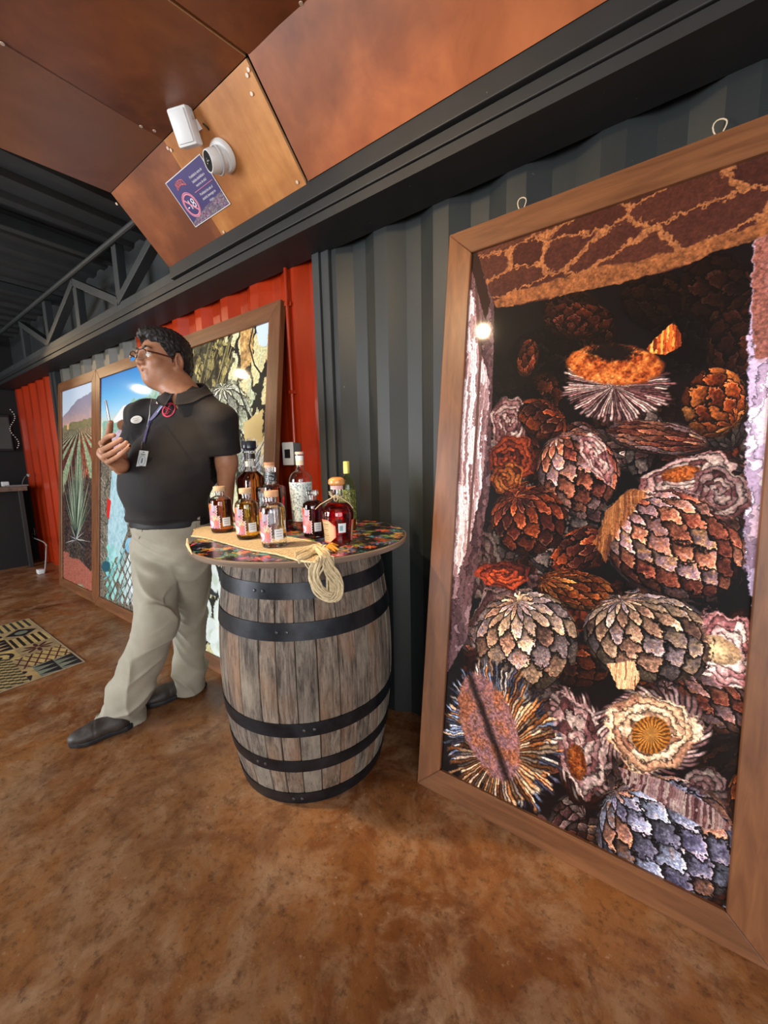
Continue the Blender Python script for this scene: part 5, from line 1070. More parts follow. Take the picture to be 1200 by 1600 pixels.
for i in range(NA):
    for j in range(NR - 1): a = i * NR + j; fs += [(a, a + 1, a + NR + 1, a + NR), (K + a, K + a + NR, K + a + NR + 1, K + a + 1)]
for i in range(NA):
    for j in (0, NR - 1): a = i * NR + j; fs.append((a, a + NR, K + a + NR, K + a))
for j in range(NR - 1):
    for i in (0, NA): a = i * NR + j; fs.append((a, K + a, K + a + 1, a + 1))
_so = [c for c in man.children if c.name.startswith('polo')][0]; _bv = BVHTree.FromPolygons([v.co for v in _so.data.vertices], [tuple(p.vertices) for p in _so.data.polygons])
for i_, v in enumerate(vs):
    j = i_ % NR
    if j < 2: continue
    lo_, no_, _, ds_ = _bv.find_nearest(Vector(v)); sd__ = (Vector(v) - lo_).dot(no_); need = .0035 if i_ >= K else .0060
    if sd__ < need: vs[i_] = tuple(Vector(v) + no_ * (need - sd__))
mesh('collar', vs, fs, M_polo2, man, True)
# project a pixel of the shirt front to its surface
from mathutils.bvhtree import BVHTree
def bvh_of(o): o.data.calc_loop_triangles(); return BVHTree.FromPolygons([v.co + Vector(ORG) for v in o.data.vertices], [tuple(p.vertices) for p in o.data.polygons])
shirt_o = [c for c in man.children if c.name.startswith('polo')][0]; bv = bvh_of(shirt_o)
def hit(px, py, off=.002):
    d = Vector(ray(px, py)).normalized(); r = bv.ray_cast(Vector((0, 0, H)), d)
    if r[0] is None: return Vector(A3(px, py, .68)), -d
    return r[0] + r[1] * off, r[1]
def disc(px, py, w_px, h_px, m, name, parent=man, off=.003, th=.0015, rot=0, ring=0):
    vs = []; c, nrm = hit(px, py, off); n = 28; ls = []
    for k in range(n):
        a = 2 * math.pi * k / n; x, y = w_px * math.cos(a), h_px * math.sin(a); x, y = x * math.cos(rot) - y * math.sin(rot), x * math.sin(rot) + y * math.cos(rot); p, _ = hit(px + x, py + y, off); ls.append(p)
    if ring:
        ins_ = [p + (c - p) * ring for p in ls]; vs = ls + ins_; fs = [(k, (k + 1) % n, n + (k + 1) % n, n + k) for k in range(n)]
    else: vs = ls + [c]; fs = [(k, (k + 1) % n, n) for k in range(n)]
    return mesh(name, [Vector(v) - Vector(ORG) for v in vs], fs, m, parent)
bdg = disc(214, 655.5, 9, 5.6, mat('ivory_name_badge', (.82, .78, .70), .35), 'name_badge', rot=-.25, off=.005)
for k in range(2):
    a, b = hit(209 + k, 655 + k * 2.6, .0065)[0], hit(218 - k, 652.5 + k * 2.6, .0065)[0]; MB().tube([a - Vector(ORG), b - Vector(ORG)], .0006, 4).build('badge_print', mat('faint_grey_print', (.3, .28, .26), .6), bdg)
M_red_em = mat('red_embroidery', (.62, .03, .07), .7)
em = disc(264, 641, 9.5, 12, M_red_em, 'embroidered_emblem', ring=.20, rot=.45, off=.003)
for pts in ([(268, 632), (261, 632), (258, 637), (262, 640), (266, 643), (262, 647), (257, 646)], [(256, 633), (262, 637), (268, 640)], [(259, 649), (263, 640), (266, 630)]):
    MB().tube([hit(x, y, .0035)[0] - Vector(ORG) for x, y in pts], .0016, 5).build('emblem_stitch', M_red_em, em)
MB().tube([hit(248 + .0, 625 + k, .003)[0] - Vector(ORG) for k in (0, 8)], .0006, 5).build('placket_seam', M_polo, man)
disc(247, 630, 1.7, 1.7, mat('grey_button', (.55, .52, .5), .35), 'button', off=.004)
# lanyard, clip, card
M_lan = mat('navy_lanyard', (.055, .045, .16), .55)
def ribbon(pts, wd, m, name, off=.004, parent=man):
    vs = []; fs = []; H_ = [hit(x, y, off) for x, y in pts]
    for i, (p, n) in enumerate(H_):
        t_ = (H_[min(i + 1, len(H_) - 1)][0] - H_[max(i - 1, 0)][0]).normalized(); s_ = t_.cross(n).normalized() * wd / 2; vs += [p - s_ - Vector(ORG), p + s_ - Vector(ORG), p + s_ + n * .0012 - Vector(ORG), p - s_ + n * .0012 - Vector(ORG)]
    for i in range(len(H_) - 1):
        for j in range(4): fs.append((i * 4 + j, i * 4 + (j + 1) % 4, i * 4 + 4 + (j + 1) % 4, i * 4 + 4 + j))
    fs += [(3, 2, 1, 0), tuple(len(vs) - 4 + j for j in range(4))]; return mesh(name, vs, fs, m, parent)
lan = ribbon([(268, 620), (264, 623), (258, 630), (250, 640), (242, 650), (236, 657), (233, 666), (230, 676), (227, 688), (225.5, 693)], .013, M_lan, 'lanyard')
ribbon([(268, 621), (264, 624), (256, 634), (248, 644)], .003, mat('pale_lanyard_edge', (.40, .46, .62), .5), 'lanyard_print', .0058, lan)
ribbon([(237, 622), (236, 634), (235, 648), (233, 660), (231, 668)], .0035, mat('grey_lanyard_cord', (.45, .43, .42), .5), 'lanyard_cord', .004, lan)
MB().tube([hit(225, 692, .006)[0] - Vector(ORG), hit(224.5, 698, .009)[0] - Vector(ORG), hit(224, 704, .009)[0] - Vector(ORG)], .0024, 8).build('metal_clip', mat('steel_clip', (.7, .7, .7), .2, 1), lan, True)
c1, nn_ = hit(221, 720, .010); cc = [A3(*p) for p in []]
def planept(px, py, P, n): d = ray(px, py); o = np.array([0, 0, H]); return o + d * (((np.array(P) - o) @ n) / (d @ n))
ncd = np.array(ch_f) * .9 + np.array([.3, -.1, 0]); ncd /= np.linalg.norm(ncd)
Q_ = [planept(x, y, c1, ncd) - ORG for x, y in ((211.5, 735), (226, 736), (232, 705), (218, 703.5))]
th_ = ncd * .0016; card = mesh('id_card', [q for q in Q_] + [q - th_ for q in Q_], [(0, 1, 2, 3), (7, 6, 5, 4), (0, 4, 5, 1), (1, 5, 6, 2), (2, 6, 7, 3), (3, 7, 4, 0)], mat('pale_blue_card', (.66, .76, .80), .25), man)
bl = lambda u, v, e=.0006: (1 - u) * (1 - v) * Q_[0] + u * (1 - v) * Q_[1] + u * v * Q_[2] + (1 - u) * v * Q_[3] + ncd * e
def patch(u0, v0, u1, v1, m, name): mesh(name, [bl(u0, v0), bl(u1, v0), bl(u1, v1), bl(u0, v1)], [(0, 1, 2, 3)], m, card)
M_cp = mat('slate_blue_print', (.12, .18, .28), .5); patch(.10, .04, .90, .13, M_cp, 'card_print'); patch(.42, .38, .58, .62, M_cp, 'card_print'); patch(.25, .80, .75, .84, M_cp, 'card_print'); patch(.40, .91, .60, .945, M_blackp, 'card_slot')
MB().tube([bl(.5 + .34 * math.cos(a), .5 + .26 * math.sin(a), .0009) for a in np.linspace(0, 6.28, 24)], .0006, 5, True).build('card_print', M_cp, card)
# ---- trousers ----
M_kh, nt_, b_ = nodes('khaki_cotton'); v_ = coords(nt_); n_ = noise(nt_, v_, 7, 5, .6); n2_ = noise(nt_, v_, 500, 2, .5); nt_.links.new(ramp(nt_, n_, [(.3, (.30, .275, .21)), (.7, (.39, .36, .28))]), b_.inputs['Base Color']); b_.inputs['Roughness'].default_value = .85; b_.inputs['Sheen Weight'].default_value = .1; bump(nt_, b_, n2_, .3, .001)
Rhem = A3(184, 1128, .625); Lhem = A3(297, 1078, .935)
def leg_folds(P, a, b, amp, k, seed):
    u = (b - a) / np.linalg.norm(b - a); s_ = (P - a.astype(np.float32)) @ u.astype(np.float32); q = P - a.astype(np.float32) - s_[:, None] * u.astype(np.float32); an = np.arctan2(q[:, 1], q[:, 0])
    ph_ = s_ * k * .42 + 2.4 * np.sin(an + seed) + 3.0 * wob(P, 11, int(seed)); rg_ = (1 - np.abs(np.sin(ph_))) ** 2.2; return amp * 3.1 * rg_ * np.clip(.5 + .8 * wob(P, 9, int(seed) + 7) + .5 * np.sin(an * 2 + seed), 0, 1.2)
def trouser_f(P):
    d = ell(P, pel + [.012, 0, .045], (.172, .140, .12), Raxis); d = smin(d, ell(P, pel + np.array([.015, .03, -.05]), (.16, .135, .11), Raxis), .05)
    r1 = chain(P, [Rh + [.01, 0, 0], Rk, Rhem + (Rk - Rhem) * .35, Rhem], [.104, .077, .080, .084], .05); l1 = chain(P, [Lh, Lk, Lhem + (Lk - Lhem) * .3, Lhem], [.104, .074, .066, .070], .05)
    tk = sm(.02, -.15, P[:, 2] - Rk[2]); r1 = r1 - leg_folds(P, Rk, Rhem, .0060, 58, 1.1) * (.35 + .65 * sm(.42, .16, P[:, 2])) - leg_folds(P, Rh, Rk, .0045, 34, 2.2); l1 = l1 - leg_folds(P, Lk, Lhem, .0060, 60, 4.) * (.35 + .65 * sm(.4, .14, P[:, 2])) - leg_folds(P, Lh, Lk, .004, 34, 5.)
    d = smin(smin(d, r1, .035), smin(d, l1, .035), .02)
    ds = np.linalg.norm((P - A3(222, 880, .70).astype(np.float32)) * np.array([1, 1, .8], np.float32), axis=1); d = d - .005 * np.exp(-(ds / .11) ** 2) * np.sin(P[:, 2] * 120 + P[:, 0] * 60) - .0022 * wob(P, 30, 6)
    for h_, k_, top_ in ((Rhem, Rk, .0), (Lhem, Lk, .0)):
        near = np.linalg.norm(P - h_.astype(np.float32), axis=1) < .16; u = np.array([0, 0, 1.]); u = u * .95 + .05 * (k_ - h_) / np.linalg.norm(k_ - h_); u /= np.linalg.norm(u); t_ = (P - h_.astype(np.float32)) @ u.astype(np.float32); d = np.where(near, smax(d, -t_, .004), d)
    return smax(d, P[:, 2] - (belt_z + .004), .004)
pts_ = np.array([Rhem - .13, Lhem + .13, pel + .22, pel - .22, Rk - .12]); tlo, thi = pts_.min(0), pts_.max(0); thi[2] = belt_z + .02
tr_o = sdf_mesh('trousers', trouser_f, tlo, thi, .0046, M_kh, man, ORG); bv = bvh_of(tr_o)
# belt round the waist, following the shirt and trouser outline
def belt_f(P):
    d = ell(P, pel + [.012, 0, .045], (.172, .140, .12), Raxis); return np.maximum(np.maximum(d - .006, -(d + .004)), np.abs(P[:, 2] - belt_z + .010) - .017)
sdf_mesh('belt', belt_f, pel - [.24, .22, .03], pel + [.24, .22, .10], .004, mat('black_belt_leather', (.012, .012, .013), .6, spec=.3), man, ORG)
for px in (254, 309):
    p, n = hit(px, 813, .009); p2, _ = hit(px + .5, 804, .009); bvb = None; MB().bar(Vector(p) - Vector(ORG), Vector(p) - Vector(ORG) + Vector((0, 0, .042)), .011, .004, tuple(n)).build('belt_loop', M_kh, tr_o)
def seam(pts, name='pocket_seam'):
    ps = [hit(x, y, .0008)[0] - Vector(ORG) for x, y in pts]; MB().tube(ps, .0011, 5).build(name, mat('khaki_seam', (.20, .17, .12), .9), tr_o, True)
seam([(306, 818), (307, 830), (309, 842), (312, 852)]); seam([(226, 818), (222, 830), (217, 842)])
# ---- shoes ----
M_shoe = mat('dark_grey_brown_leather', (.040, .031, .026), .55, 0, .45, 30, 0, .15, 80); M_sole = mat('black_rubber_sole', (.012, .012, .013), .6)
def shoe(heel, toe, ank, name):
    hv = np.array([*heel, 0.]); tv = np.array([*toe, 0.]); u = (tv - hv); Ln = np.linalg.norm(u); u /= Ln; Rm = np.stack([u, np.cross([0, 0, 1], u), [0, 0, 1]], 1); rt = lambda a, b, c_: hv + Rm @ np.array([a, b, c_])
    def up_f(P):
        d = cap(P, rt(.045, 0, .045), rt(Ln - .105, 0, .045), .038, .036); d = smin(d, ell(P, rt(Ln - .065, .002, .038), (.068, .046, .030), Rm), .04); d = smin(d, cap(P, rt(.055, 0, .05), ank + np.array([0, 0, .0]), .040, .042), .03)
        q = (P - hv.astype(np.float32)) @ Rm.astype(np.float32); d = d + .0018 * np.exp(-((q[:, 0] - Ln * .60) / .004) ** 2) - .0008 * wob(P, 60, 3) - .0016 * (np.abs(q[:, 1]) < .012) * (q[:, 0] > Ln * .35) * (q[:, 0] < Ln * .62)
        return smax(d, .020 - P[:, 2], .004)
    def so_f(P):
        q = (P - hv.astype(np.float32)) @ Rm.astype(np.float32); w_ = np.interp(q[:, 0], [0, .02, Ln * .35, Ln * .7, Ln - .03, Ln], [.024, .036, .034, .049, .036, .012]); d = np.maximum(np.abs(q[:, 1]) - w_, np.maximum(-q[:, 0], q[:, 0] - Ln)) * .8
        tp_ = np.interp(q[:, 0], [0, Ln * .8, Ln], [.028, .024, .034]); return smax(d, np.maximum(P[:, 2] - tp_, .0015 - P[:, 2]), .006)
    lo = np.minimum(hv, tv) - .08; hi = np.maximum(hv, tv) + .08; lo[2] = -.01; hi[2] = ank[2] + .05
    o = sdf_mesh(name, up_f, lo, hi, .0038, M_shoe, man, ORG); hi[2] = .06; sdf_mesh('sole', so_f, lo, hi, .0038, M_sole, o, ORG)
t1 = at(108, 1168, 0, 2); h1 = at(208, 1134, 0, 2); shoe(h1[:2], t1[:2], Ra, 'shoe')
t2 = at(222, 1107, 0, 2); h2 = at(322, 1070, 0, 2); shoe(h2[:2], t2[:2], La, 'shoe')
# fingernails of the raised hand
M_nail = mat('fingernail', (.62, .36, .27), .3)
for i in range(4):
    dr_ = tt_[i] - dd_[i]; dr_ /= np.linalg.norm(dr_); c_ = np.array([0, 0, H]) - tt_[i]; c_ = c_ / np.linalg.norm(c_) * .5 + np.array([0, 0, 1.]); c_ -= dr_ * (c_ @ dr_); c_ /= np.linalg.norm(c_)
    sdf_mesh('fingernail', lambda P: ell(P, tt_[i] + c_ * .0052 - dr_ * .001, (.0058, .0046, .0022), axes(dr_, c_)), tt_[i] - .012, tt_[i] + .012, .0011, M_nail, man, ORG)
# phone held upright, seen on its edge
pa, pb = A3(173, 668, .606), A3(165, 625, .600); ph = empty('phone', tuple(pa), 0, 'slim silver phone held upright in the raised hand, seen edge-on', 'phone')
vd = (pa - np.array([0, 0, H])); vd /= np.linalg.norm(vd); ax_ = (pb - pa) / np.linalg.norm(pb - pa); sd = np.cross(ax_, vd); sd /= np.linalg.norm(sd)
wv_ = vd - ax_ * (vd @ ax_); wv_ /= np.linalg.norm(wv_); Mx = Matrix(((ax_[0], wv_[0], sd[0], 0), (ax_[1], wv_[1], sd[1], 0), (ax_[2], wv_[2], sd[2], 0), (0, 0, 0, 1)))
MB().box((0, -.004, -.0036), (np.linalg.norm(pb - pa), .062, .0036), Mx, .0028).build('phone_case', mat('silver_metal', (.62, .66, .72), .25, .6), ph, True)
MB().box((.004, -.0015, .0037), (np.linalg.norm(pb - pa) - .004, .060, .0042), Mx).build('screen', mat('dark_glass_screen', (.02, .02, .03), .1), ph)
# ---------------- warning sign, camera, box on the slanted plywood ----------------
nin = n45 if n45[1] < 0 or n45[2] < 0 else -n45
nin = -n45 if (n45[2] > 0) else n45                      # points down into the room
sx = np.array([1., 0, 0]); su = np.cross(nin, sx); su = su if su[2] > 0 else -su
sp0 = c45(283, 320.5); sp1 = c45(358, 317); tlc = c45(259, 286); trc = c45(311, 237); blc = c45(306, 355)
wS = float(np.linalg.norm(trc - tlc)); hS = float(np.linalg.norm(blc - tlc)); So = tlc + nin * .0016
def S(u, v, e=0): return So + sx * u * wS - su * v * hS + nin * e      # v down from the top edge
sign = empty('warning_sign', tuple(So), 0, 'purple rectangular minus-18 warning sign with a pink no-entry ring on the slanted plywood', 'sign')
so = lambda p: np.array(p) - So
def slab(name, u0, v0, u1, v1, e0, e1, m, parent):
    vs = [so(S(u, v, e)) for e in (e0, e1) for u, v in ((u0, v0), (u1, v0), (u1, v1), (u0, v1))]
    return mesh(name, vs, [(0, 1, 2, 3), (7, 6, 5, 4), (0, 4, 5, 1), (1, 5, 6, 2), (2, 6, 7, 3), (3, 7, 4, 0)], m, parent)
slab('white_border', 0, 0, 1, 1, 0, .002, M_white, sign)
cv = Canvas(480, 320, (.27, .25, .44), 91); cv.a += (.05 * (1 - cv.Y / 320))[..., None]
w_ = (slice(0, 320), slice(0, 480)); al = sm(0, 4, cv.Y - (300 - 75 * np.clip(cv.X / 480, 0, 1) ** .6)); pat_ = cv.cells(w_, 9, [(.62, .60, .62), (.40, .36, .48), (.74, .66, .70), (.52, .52, .46), (.60, .30, .52)], (.25, .22, .36), .12, 3); cv.put(w_, pat_, al)
face = mesh('printed_face', [so(S(u, v, .0024)) for u, v in ((.012, .985), (.988, .985), (.988, .015), (.012, .015))], [(0, 1, 2, 3)], image_mat('sign_print', cv.a, .35), sign); uv = face.data.uv_layers.new(name='UVMap')
for i, c in enumerate([(0, 0), (1, 0), (1, 1), (0, 1)]): uv.data[i].uv = c
M_pink = mat('pink_print', (.80, .28, .36), .5); M_ink = mat('white_print', (.80, .80, .84), .5); M_cor = mat('coral_print', (.74, .20, .18), .5)
asp = wS / hS
def ringS(cu, cv_, r0, r1, m, name):
    vs = []; n = 48
    for r in (r0, r1):
        for k in range(n): a = 2 * math.pi * k / n; vs.append(so(S(cu + r * math.cos(a) / asp, cv_ + r * math.sin(a), .0030)))
    mesh(name, vs, [(k, (k + 1) % n, n + (k + 1) % n, n + k) for k in range(n)], m, sign)
cu_, cv0 = .235, .60
ringS(cu_, cv0, .245, .262, M_pink, 'prohibition_ring'); ringS(cu_, cv0, .205, .234, M_pink, 'prohibition_ring')
def barS(u0, v0, u1, v1, t_, m, name):
    a, b = np.array([u0 * asp, v0]), np.array([u1 * asp, v1]); d = (b - a) / np.linalg.norm(b - a); n_ = np.array([-d[1], d[0]]) * t_ / 2
    mesh(name, [so(S((p[0]) / asp, p[1], .0034)) for p in (a - n_, b - n_, b + n_, a + n_)], [(0, 1, 2, 3)], m, sign)
barS(cu_ - .15 / asp, cv0 - .15, cu_ + .15 / asp, cv0 + .15, .036, M_pink, 'prohibition_bar')
Mx = Matrix(((sx[0], su[0], nin[0], 0), (sx[1], su[1], nin[1], 0), (sx[2], su[2], nin[2], 0), (0, 0, 0, 1)))
def text(body_, u, v, size, m, name, parent, e=.0029, align='CENTER', shear=0, sxx=1.):
    cu = bpy.data.curves.new(name, 'FONT'); cu.body = body_; cu.size = size; cu.align_x = align; cu.align_y = 'CENTER'; cu.shear = shear; t = bpy.data.objects.new(name, cu); C.objects.link(t); bpy.context.view_layer.update()
    me = bpy.data.meshes.new_from_object(t.evaluated_get(bpy.context.evaluated_depsgraph_get())); bpy.data.objects.remove(t); me.transform(Matrix.Translation(Vector(so(S(u, v, e)))) @ Mx @ Matrix.Diagonal((sxx, 1, 1, 1))); me.materials.clear()
    return link(name, me, m, parent)
text('-18', cu_, cv0, hS * .27, M_ink, 'lettering', sign, .0031)
for i, t_ in enumerate(('Prohibida la venta de', 'bebidas alcohólicas a', 'menores de edad')): text(t_, .71, .20 + i * .09, hS * .074, M_ink, 'lettering', sign, sxx=.82)
for i, t_ in enumerate(('Prohibited the sale of', 'alcoholic beverages to', 'minors')): text(t_, .71, .55 + i * .09, hS * .074, M_ink, 'lettering', sign, sxx=.82)
barS(.47, .46, .95, .46, .008, M_pink, 'divider_line')
lg = MB()
for pts in ([(.17, .25), (.19, .13), (.25, .11), (.31, .11), (.37, .13), (.40, .25)], [(.17, .25), (.22, .22), (.29, .20), (.35, .22), (.40, .25)], [(.20, .13), (.21, .21)], [(.24, .12), (.22, .20), (.26, .20), (.25, .13)], [(.28, .20), (.28, .12), (.31, .16), (.31, .20)], [(.34, .12), (.33, .20), (.36, .21)]): lg.tube([so(S(u, v, .003)) for u, v in pts], .0016, 4)
lg.build('red_logo', M_cor, sign)
cp = c45(338, 247); 
def onp(px, py, e): return c45(px, py) + nin * e
base_c = c45(350, 243); cam_e = empty('security_camera', tuple(base_c), 0, 'white turret security camera with black lens mounted beside the purple sign', 'camera')
Mz = Vector(nin).to_track_quat('Z', 'Y').to_matrix().to_4x4()
MB().lathe([(0, 0), (.052, 0), (.055, .004), (.054, .014), (.048, .022), (0, .024)], 40, mat=Mz).build('base_plate', M_white, cam_e, True, 40)
aim = Vector((-.24, -.74, -.36)).normalized(); hc = Vector(nin) * .034 + Vector((-.006, 0, -.004)); Ma = Matrix.Translation(hc) @ aim.to_track_quat('Z', 'Y').to_matrix().to_4x4()
MB().lathe([(0, -.036), (.018, -.034), (.034, -.022), (.041, -.004), (.041, .020), (.038, .036), (.035, .044), (.032, .044), (.032, .040), (0, .040)], 40, mat=Ma).build('camera_ball', M_white, cam_e, True, 40)
MB().lathe([(0, .0405), (.0315, .0405), (.0315, .042), (0, .042)], 36, mat=Ma).build('black_face', mat('matte_black', (.01, .01, .011), .7, spec=.2), cam_e, True, 40)
MB().lathe([(0, .0423), (.011, .0423), (.010, .046), (.006, .0475), (0, .048)], 24, mat=Ma).build('lens', mat('lens_glass', (.02, .02, .025), .08, 0, 0, 8, 1), cam_e, True, 60)
MB().lathe([(.043, -.006), (.046, -.003), (.046, .004), (.043, .007)], 36, closed=True, mat=Ma).build('collar_ring', mat('grey_collar_ring', (.55, .57, .58), .4), cam_e, True, 40)
bc = c45(309, 196); box = empty('wireless_sensor', tuple(bc), 0, 'white boxy wireless sensor on a bracket above the turret camera', 'sensor')
rx = Matrix.Translation(Vector(nin) * .045 + Vector((-.018, -.01, .008))) @ Matrix.Rotation(math.radians(20), 4, 'Z') @ Matrix.Rotation(math.radians(30), 4, 'X')
MB().box((-.042, -.024, -.055), (.042, .024, .055), rx, .008).build('casing', M_white, box, True, 40)
MB().box((-.034, -.0285, -.046), (.034, -.022, .046), rx, .003).build('front_cover', mat('soft_white_plastic', (.74, .76, .77), .45), box, True, 40)
MB().bar((0, 0, 0), Vector(nin) * .04, .024, .030).build('bracket', M_white, box)
MB().tube([Vector((.035, .0, -.01)), Vector((.045, .01, -.02)), Vector((.040, .02, -.02)), Vector((.02, .03, -.01))], .003, 6).build('cable', M_blackp, box, True)
MB().lathe([(0, 0), (.006, 0), (.005, .002), (0, .003)], 16, mat=rx @ Matrix.Translation((.0425, 0, .02)) @ Matrix.Rotation(math.pi / 2, 4, 'Y')).build('button', mat('grey_button_plastic', (.5, .5, .5), .4), box)
# ---------------- conduit and socket box on the red wall ----------------
cx = at(457, 709, 1.37); cond = empty('socket_conduit', (cx[0], 1.401, cx[2]), 0, 'red-painted conduit running down the red container wall to a grey socket box', 'conduit')
MB().tube([(0, -.014, .035), (0, -.014, 2.13 - cx[2] + .06)], .0095, 12).build('pipe', M_red, cond, True)
for z in (.30, .72): MB().box((-.020, -.012, z), (.020, -.0005, z + .018), None, .002).box((-.011, -.026, z), (.011, -.012, z + .018), None, .002).build('pipe_clip', M_red, cond)
MB().box((-.036, -.056, -.055), (.036, -.002, .055), None, .006).build('box_body', mat('grey_box_plastic', (.10, .12, .12), .5), cond, True, 40)
MB().box((-.040, -.064, -.058), (.040, -.056, .058), None, .004).build('box_cover', mat('pale_cover_plate', (.62, .66, .66), .4), cond, True, 40)
MB().box((-.020, -.0655, -.022), (.020, -.0642, .022)).build('socket_face', M_blackp, cond)
# ---------------- printed mat ----------------
rw, rh = 1.20, .84; cv = Canvas(432, 302, (.66, .55, .38), 95); rr = random.Random(12); ts = 72
Cc = [(.72, .60, .40), (.66, .56, .40), (.50, .52, .44), (.78, .66, .42)]; Dk = [(.10, .09, .12), (.30, .13, .12), (.20, .22, .22), (.14, .10, .08)]
for ty in range(5):
    for tx_ in range(6):
        x, y = tx_ * ts, ty * ts; c = (x + 36, y + 36); cv.poly([(x, y), (x + ts, y), (x + ts, y + ts), (x, y + ts)], rr.choice(Cc), 1); k = rr.randrange(8); dk = rr.choice(Dk)
        if k == 0:
            for a in range(8): t_ = a * .785; cv.ellipse((c[0] + 17 * math.cos(t_), c[1] + 17 * math.sin(t_)), (14 * math.cos(t_), 14 * math.sin(t_)), (-4 * math.sin(t_), 4 * math.cos(t_)), dk, .1)
        elif k == 1:
            for a in range(4):
                for b in range(4):
                    if (a + b) % 2: cv.poly([(x + a * 18, y + b * 18), (x + a * 18 + 18, y + b * 18), (x + a * 18 + 18, y + b * 18 + 18), (x + a * 18, y + b * 18 + 18)], dk, 1)
        elif k == 2: cv.line([(x + 4, y + 66), (x + 22, y + 30), (x + 40, y + 44), (x + 50, y + 14), (x + 68, y + 20)], 9, dk); cv.ellipse((x + 20, y + 20), (9, 0), (0, 9), dk); cv.ellipse((x + 52, y + 56), (8, 0), (0, 8), dk)
        elif k == 3: [cv.poly([(x + a * 24, y), (x + a * 24 + 24, y), (x + a * 24 + 12, y + 36)], dk, 1) for a in range(3)]; [cv.poly([(x + a * 24, y + 36), (x + a * 24 + 24, y + 36), (x + a * 24 + 12, y + 72)], dk, 1) for a in range(3)]
        elif k == 4: [cv.line([(x, y + 9 + a * 14), (x + 72, y + 9 + a * 14)], 6, dk) for a in range(5)]
        elif k == 5: [cv.line([(x, y + a * 18), (x + 72 , y + a * 18 + 30)], 3, dk) for a in range(-1, 4)]; [cv.line([(x + 72, y + a * 18), (x, y + a * 18 + 30)], 3, dk) for a in range(-1, 4)]
        elif k == 6: cv.poly([(c[0], y + 4), (x + 68, c[1]), (c[0], y + 68), (x + 4, c[1])], dk, 1); cv.ellipse(c, (14, 0), (0, 14), rr.choice(Cc), .1)
        else: cv.ellipse(c, (30, 0), (0, 30), dk, .05); cv.ellipse(c, (22, 0), (0, 22), rr.choice(Cc), .05); cv.ellipse(c, (10, 0), (0, 10), dk, .05)
cv.poly([(260, 90), (432, 90), (432, 144), (260, 144)], (.72, .60, .38), 1)
for a in range(20):
    for b in range(6):
        if (a + b) % 2: cv.poly([(262 + a * 9, 90 + b * 9), (271 + a * 9, 90 + b * 9), (267 + a * 9, 99 + b * 9), (258 + a * 9, 99 + b * 9)], (.24, .25, .20), 1)
cv.a *= (.75 + .4 * cv.n2)[..., None]
rug = empty('patchwork_mat', (-3.39, .32, 0), 0, 'thin floor mat printed with cream and dark patchwork tile patterns', 'mat')
MB().box((-rw / 2, -rh / 2, .0008), (rw / 2, rh / 2, .0042), None).build('backing', mat('tan_mat_edge', (.38, .28, .17), .8), rug)
q = lambda x, y: Vector((x, y, .0046)); uvquad('printed_surface', q(-rw / 2 + .01, -rh / 2 + .01), q(rw / 2 - .01, -rh / 2 + .01), q(rw / 2 - .01, rh / 2 - .01), q(-rw / 2 + .01, rh / 2 - .01), image_mat('patchwork_print', cv.a, .5), rug)
# ---------------- far dark corner: bar counter and what is on it ----------------
dX = -5.98; tz = at(42, 759, dX, 0)[2]; ty_ = at(42, 759, dX, 0)[1]; M_bk = mat('near_black_board', (.008, .008, .009), .6)
desk = empty('bar_counter', (-6.28, .55, 0), 0, 'dark bar counter with a worn brown top at the far left corner', 'counter')
MB().box((-.30, -1.2, tz - .055), (.31, ty_ - .55 + .0, tz), None, .004).build('counter_top', wood('worn_brown_counter', (.10, .065, .045), (.22, .15, .11), (1, 8, 8), .5), desk)
MB().box((-.26, -1.15, .002), (.10, ty_ - .60, tz - .056)).build('cabinet', M_bk, desk)
for y in (-1.1, ty_ - .60): MB().box((.20, y - .02, .0), (.24, y + .02, tz - .056), None, .003).build('leg', mat('dull_steel_leg', (.05, .055, .055), .4, .5), desk)
def thing(name, label, cat, px, py, X, kind, sz, m, z=None):
    p = at(px, py, X, 0); 
    if z is not None: p[2] = z
    r = empty(name, tuple(p), 0, label, cat); return r, p
r, p = thing('cash_box', 'small white box on the far counter top', 'box', 6, 744, -6.15, 0, 0, 0, tz + .001); MB().box((-.03, -.03, 0), (.03, .03, .05), None, .004).build('casing', M_white, r); MB().box((-.025, -.025, .0502), (.025, .025, .056), None, .002).build('lid', mat('grey_lid', (.3, .3, .3), .5), r)
r, p = thing('tablet', 'flat grey tablet lying near the counter edge', 'tablet', 27, 749, -6.02, 0, 0, 0, tz + .001); MB().box((-.06, -.10, 0), (.06, .08, .012), None, .003).build('casing', mat('grey_tablet_case', (.24, .24, .24), .4), r); MB().box((-.05, -.09, .0122), (.05, .07, .0135)).build('screen', mat('grey_screen', (.36, .37, .38), .2), r)
r, p = thing('gooseneck_lamp', 'thin grey gooseneck reading lamp on the far counter', 'lamp', 33, 746, -6.15, 0, 0, 0, tz + .001); MB().lathe([(0, 0), (.03, 0), (.03, .008), (0, .010)], 20).build('base', M_blackp, r); MB().tube([(0, 0, .01), (.0, .01, .05), (.0, .035, .10), (.0, .07, .12)], .004, 8).build('gooseneck', mat('dull_grey_metal', (.16, .16, .16), .5, .5), r, True); MB().lathe([(0, 0), (.012, 0), (.02, .03), (0, .034)], 16, c=(0, .07, .10)).build('lamp_head', mat('grey_head', (.3, .3, .3), .5), r)
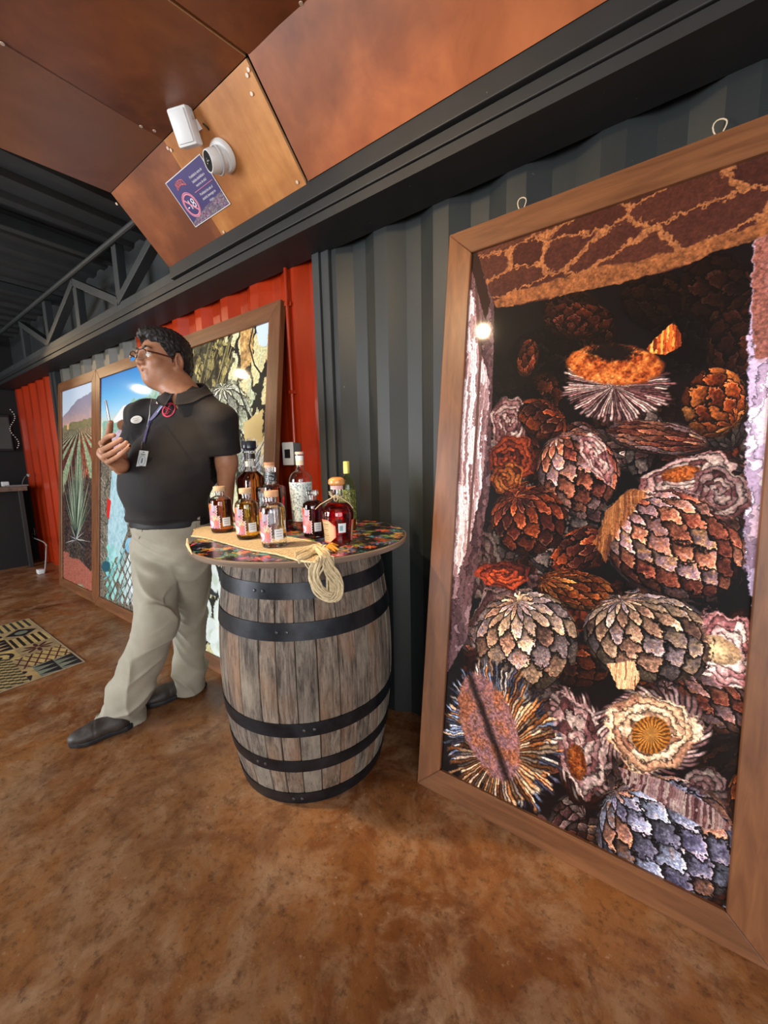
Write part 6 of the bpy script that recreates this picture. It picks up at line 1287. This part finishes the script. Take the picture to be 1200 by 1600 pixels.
p = at(13, 676, -6.45, 0); r = empty('wall_screen', (-6.56, p[1], p[2]), 0, 'dark grey screen hanging in the black corner above the counter', 'screen'); MB().box((-.03, -.16, -.22), (.02, .05, .22), None, .006).build('casing', M_bk, r); MB().box((.0205, -.14, -.19), (.023, .035, .19)).build('display', mat('unlit_grey_display', (.055, .06, .055), .3), r); MB().box((-.04, -.08, -.05), (-.03, -.02, .05)).build('wall_bracket', M_bk, r)
p = at(21, 672, -6.4, 0); r = empty('bead_string', tuple(p), 0, 'string of small pale beads hanging beside the dark screen', 'decoration'); MB().tube([(0, .03 * math.sin(k * .5) , .24 - k * .025) for k in range(20)] , .0015, 5).tube([(0, 0.0, .24), (0, 0, 2.7 - p[2])], .0012, 5).build('cord', M_blackp, r)
mbd = mat('pale_bead', (.7, .68, .6), .3)
for k in range(19): MB().lathe([(0.0001, -.007), (.005, -.005), (.007, 0), (.005, .005), (.0001, .007)], 8, c=(.004, .03 * math.sin(k * .5), .24 - k * .025)).build('bead', mbd, r, True)
p = at(51, 830, 1.39); sk = empty('wall_socket', (p[0], 1.397, p[2]), 0, 'pale double wall socket low on the far red wall', 'socket'); MB().box((-.07, -.006, -.05), (.07, 0, .05), None, .002).build('plate', mat('aged_cream_plate', (.34, .30, .22), .5), sk)
for x in (-.035, .035): MB().box((x - .022, -.008, -.035), (x + .022, -.006, .035)).build('socket_face', mat('dark_slots', (.08, .07, .05), .5), sk)
e_ = at(72, 862, 1.25); e2 = at(66, 872, 1.22); cb_ = empty('power_cable', (p[0], 1.385, p[2]), 0, 'pale grey power cable curling from the low wall socket to the floor', 'cable'); o_ = np.array([p[0], 1.385, p[2]])
MB().tube([interp([np.array([0, 0, -.03]), np.array([.08, -.03, -.06]), e_ * [1, 1, 1] + [0, 0, .10] - o_, e_ - o_, np.array([e_[0], e_[1] - .04, .012]) - o_, np.array([e2[0] - .15, e2[1], .012]) - o_], k / 40) for k in range(41)], .007, 8).build('cord', mat('grey_cord', (.30, .30, .29), .5), cb_, True)
ad = empty('power_adapter', (e2[0], e2[1] - .03, 0), 0, 'white plug-in power adapter lying on the floor by the far wall', 'adapter'); MB().box((-.04, -.03, .001), (.04, .03, .05), None, .006).build('casing', M_white, ad, True, 40); MB().box((-.07, -.006, .02), (-.041, .006, .03)).build('plug_pins', mat('steel_pin', (.6, .6, .6), .3, 1), ad)
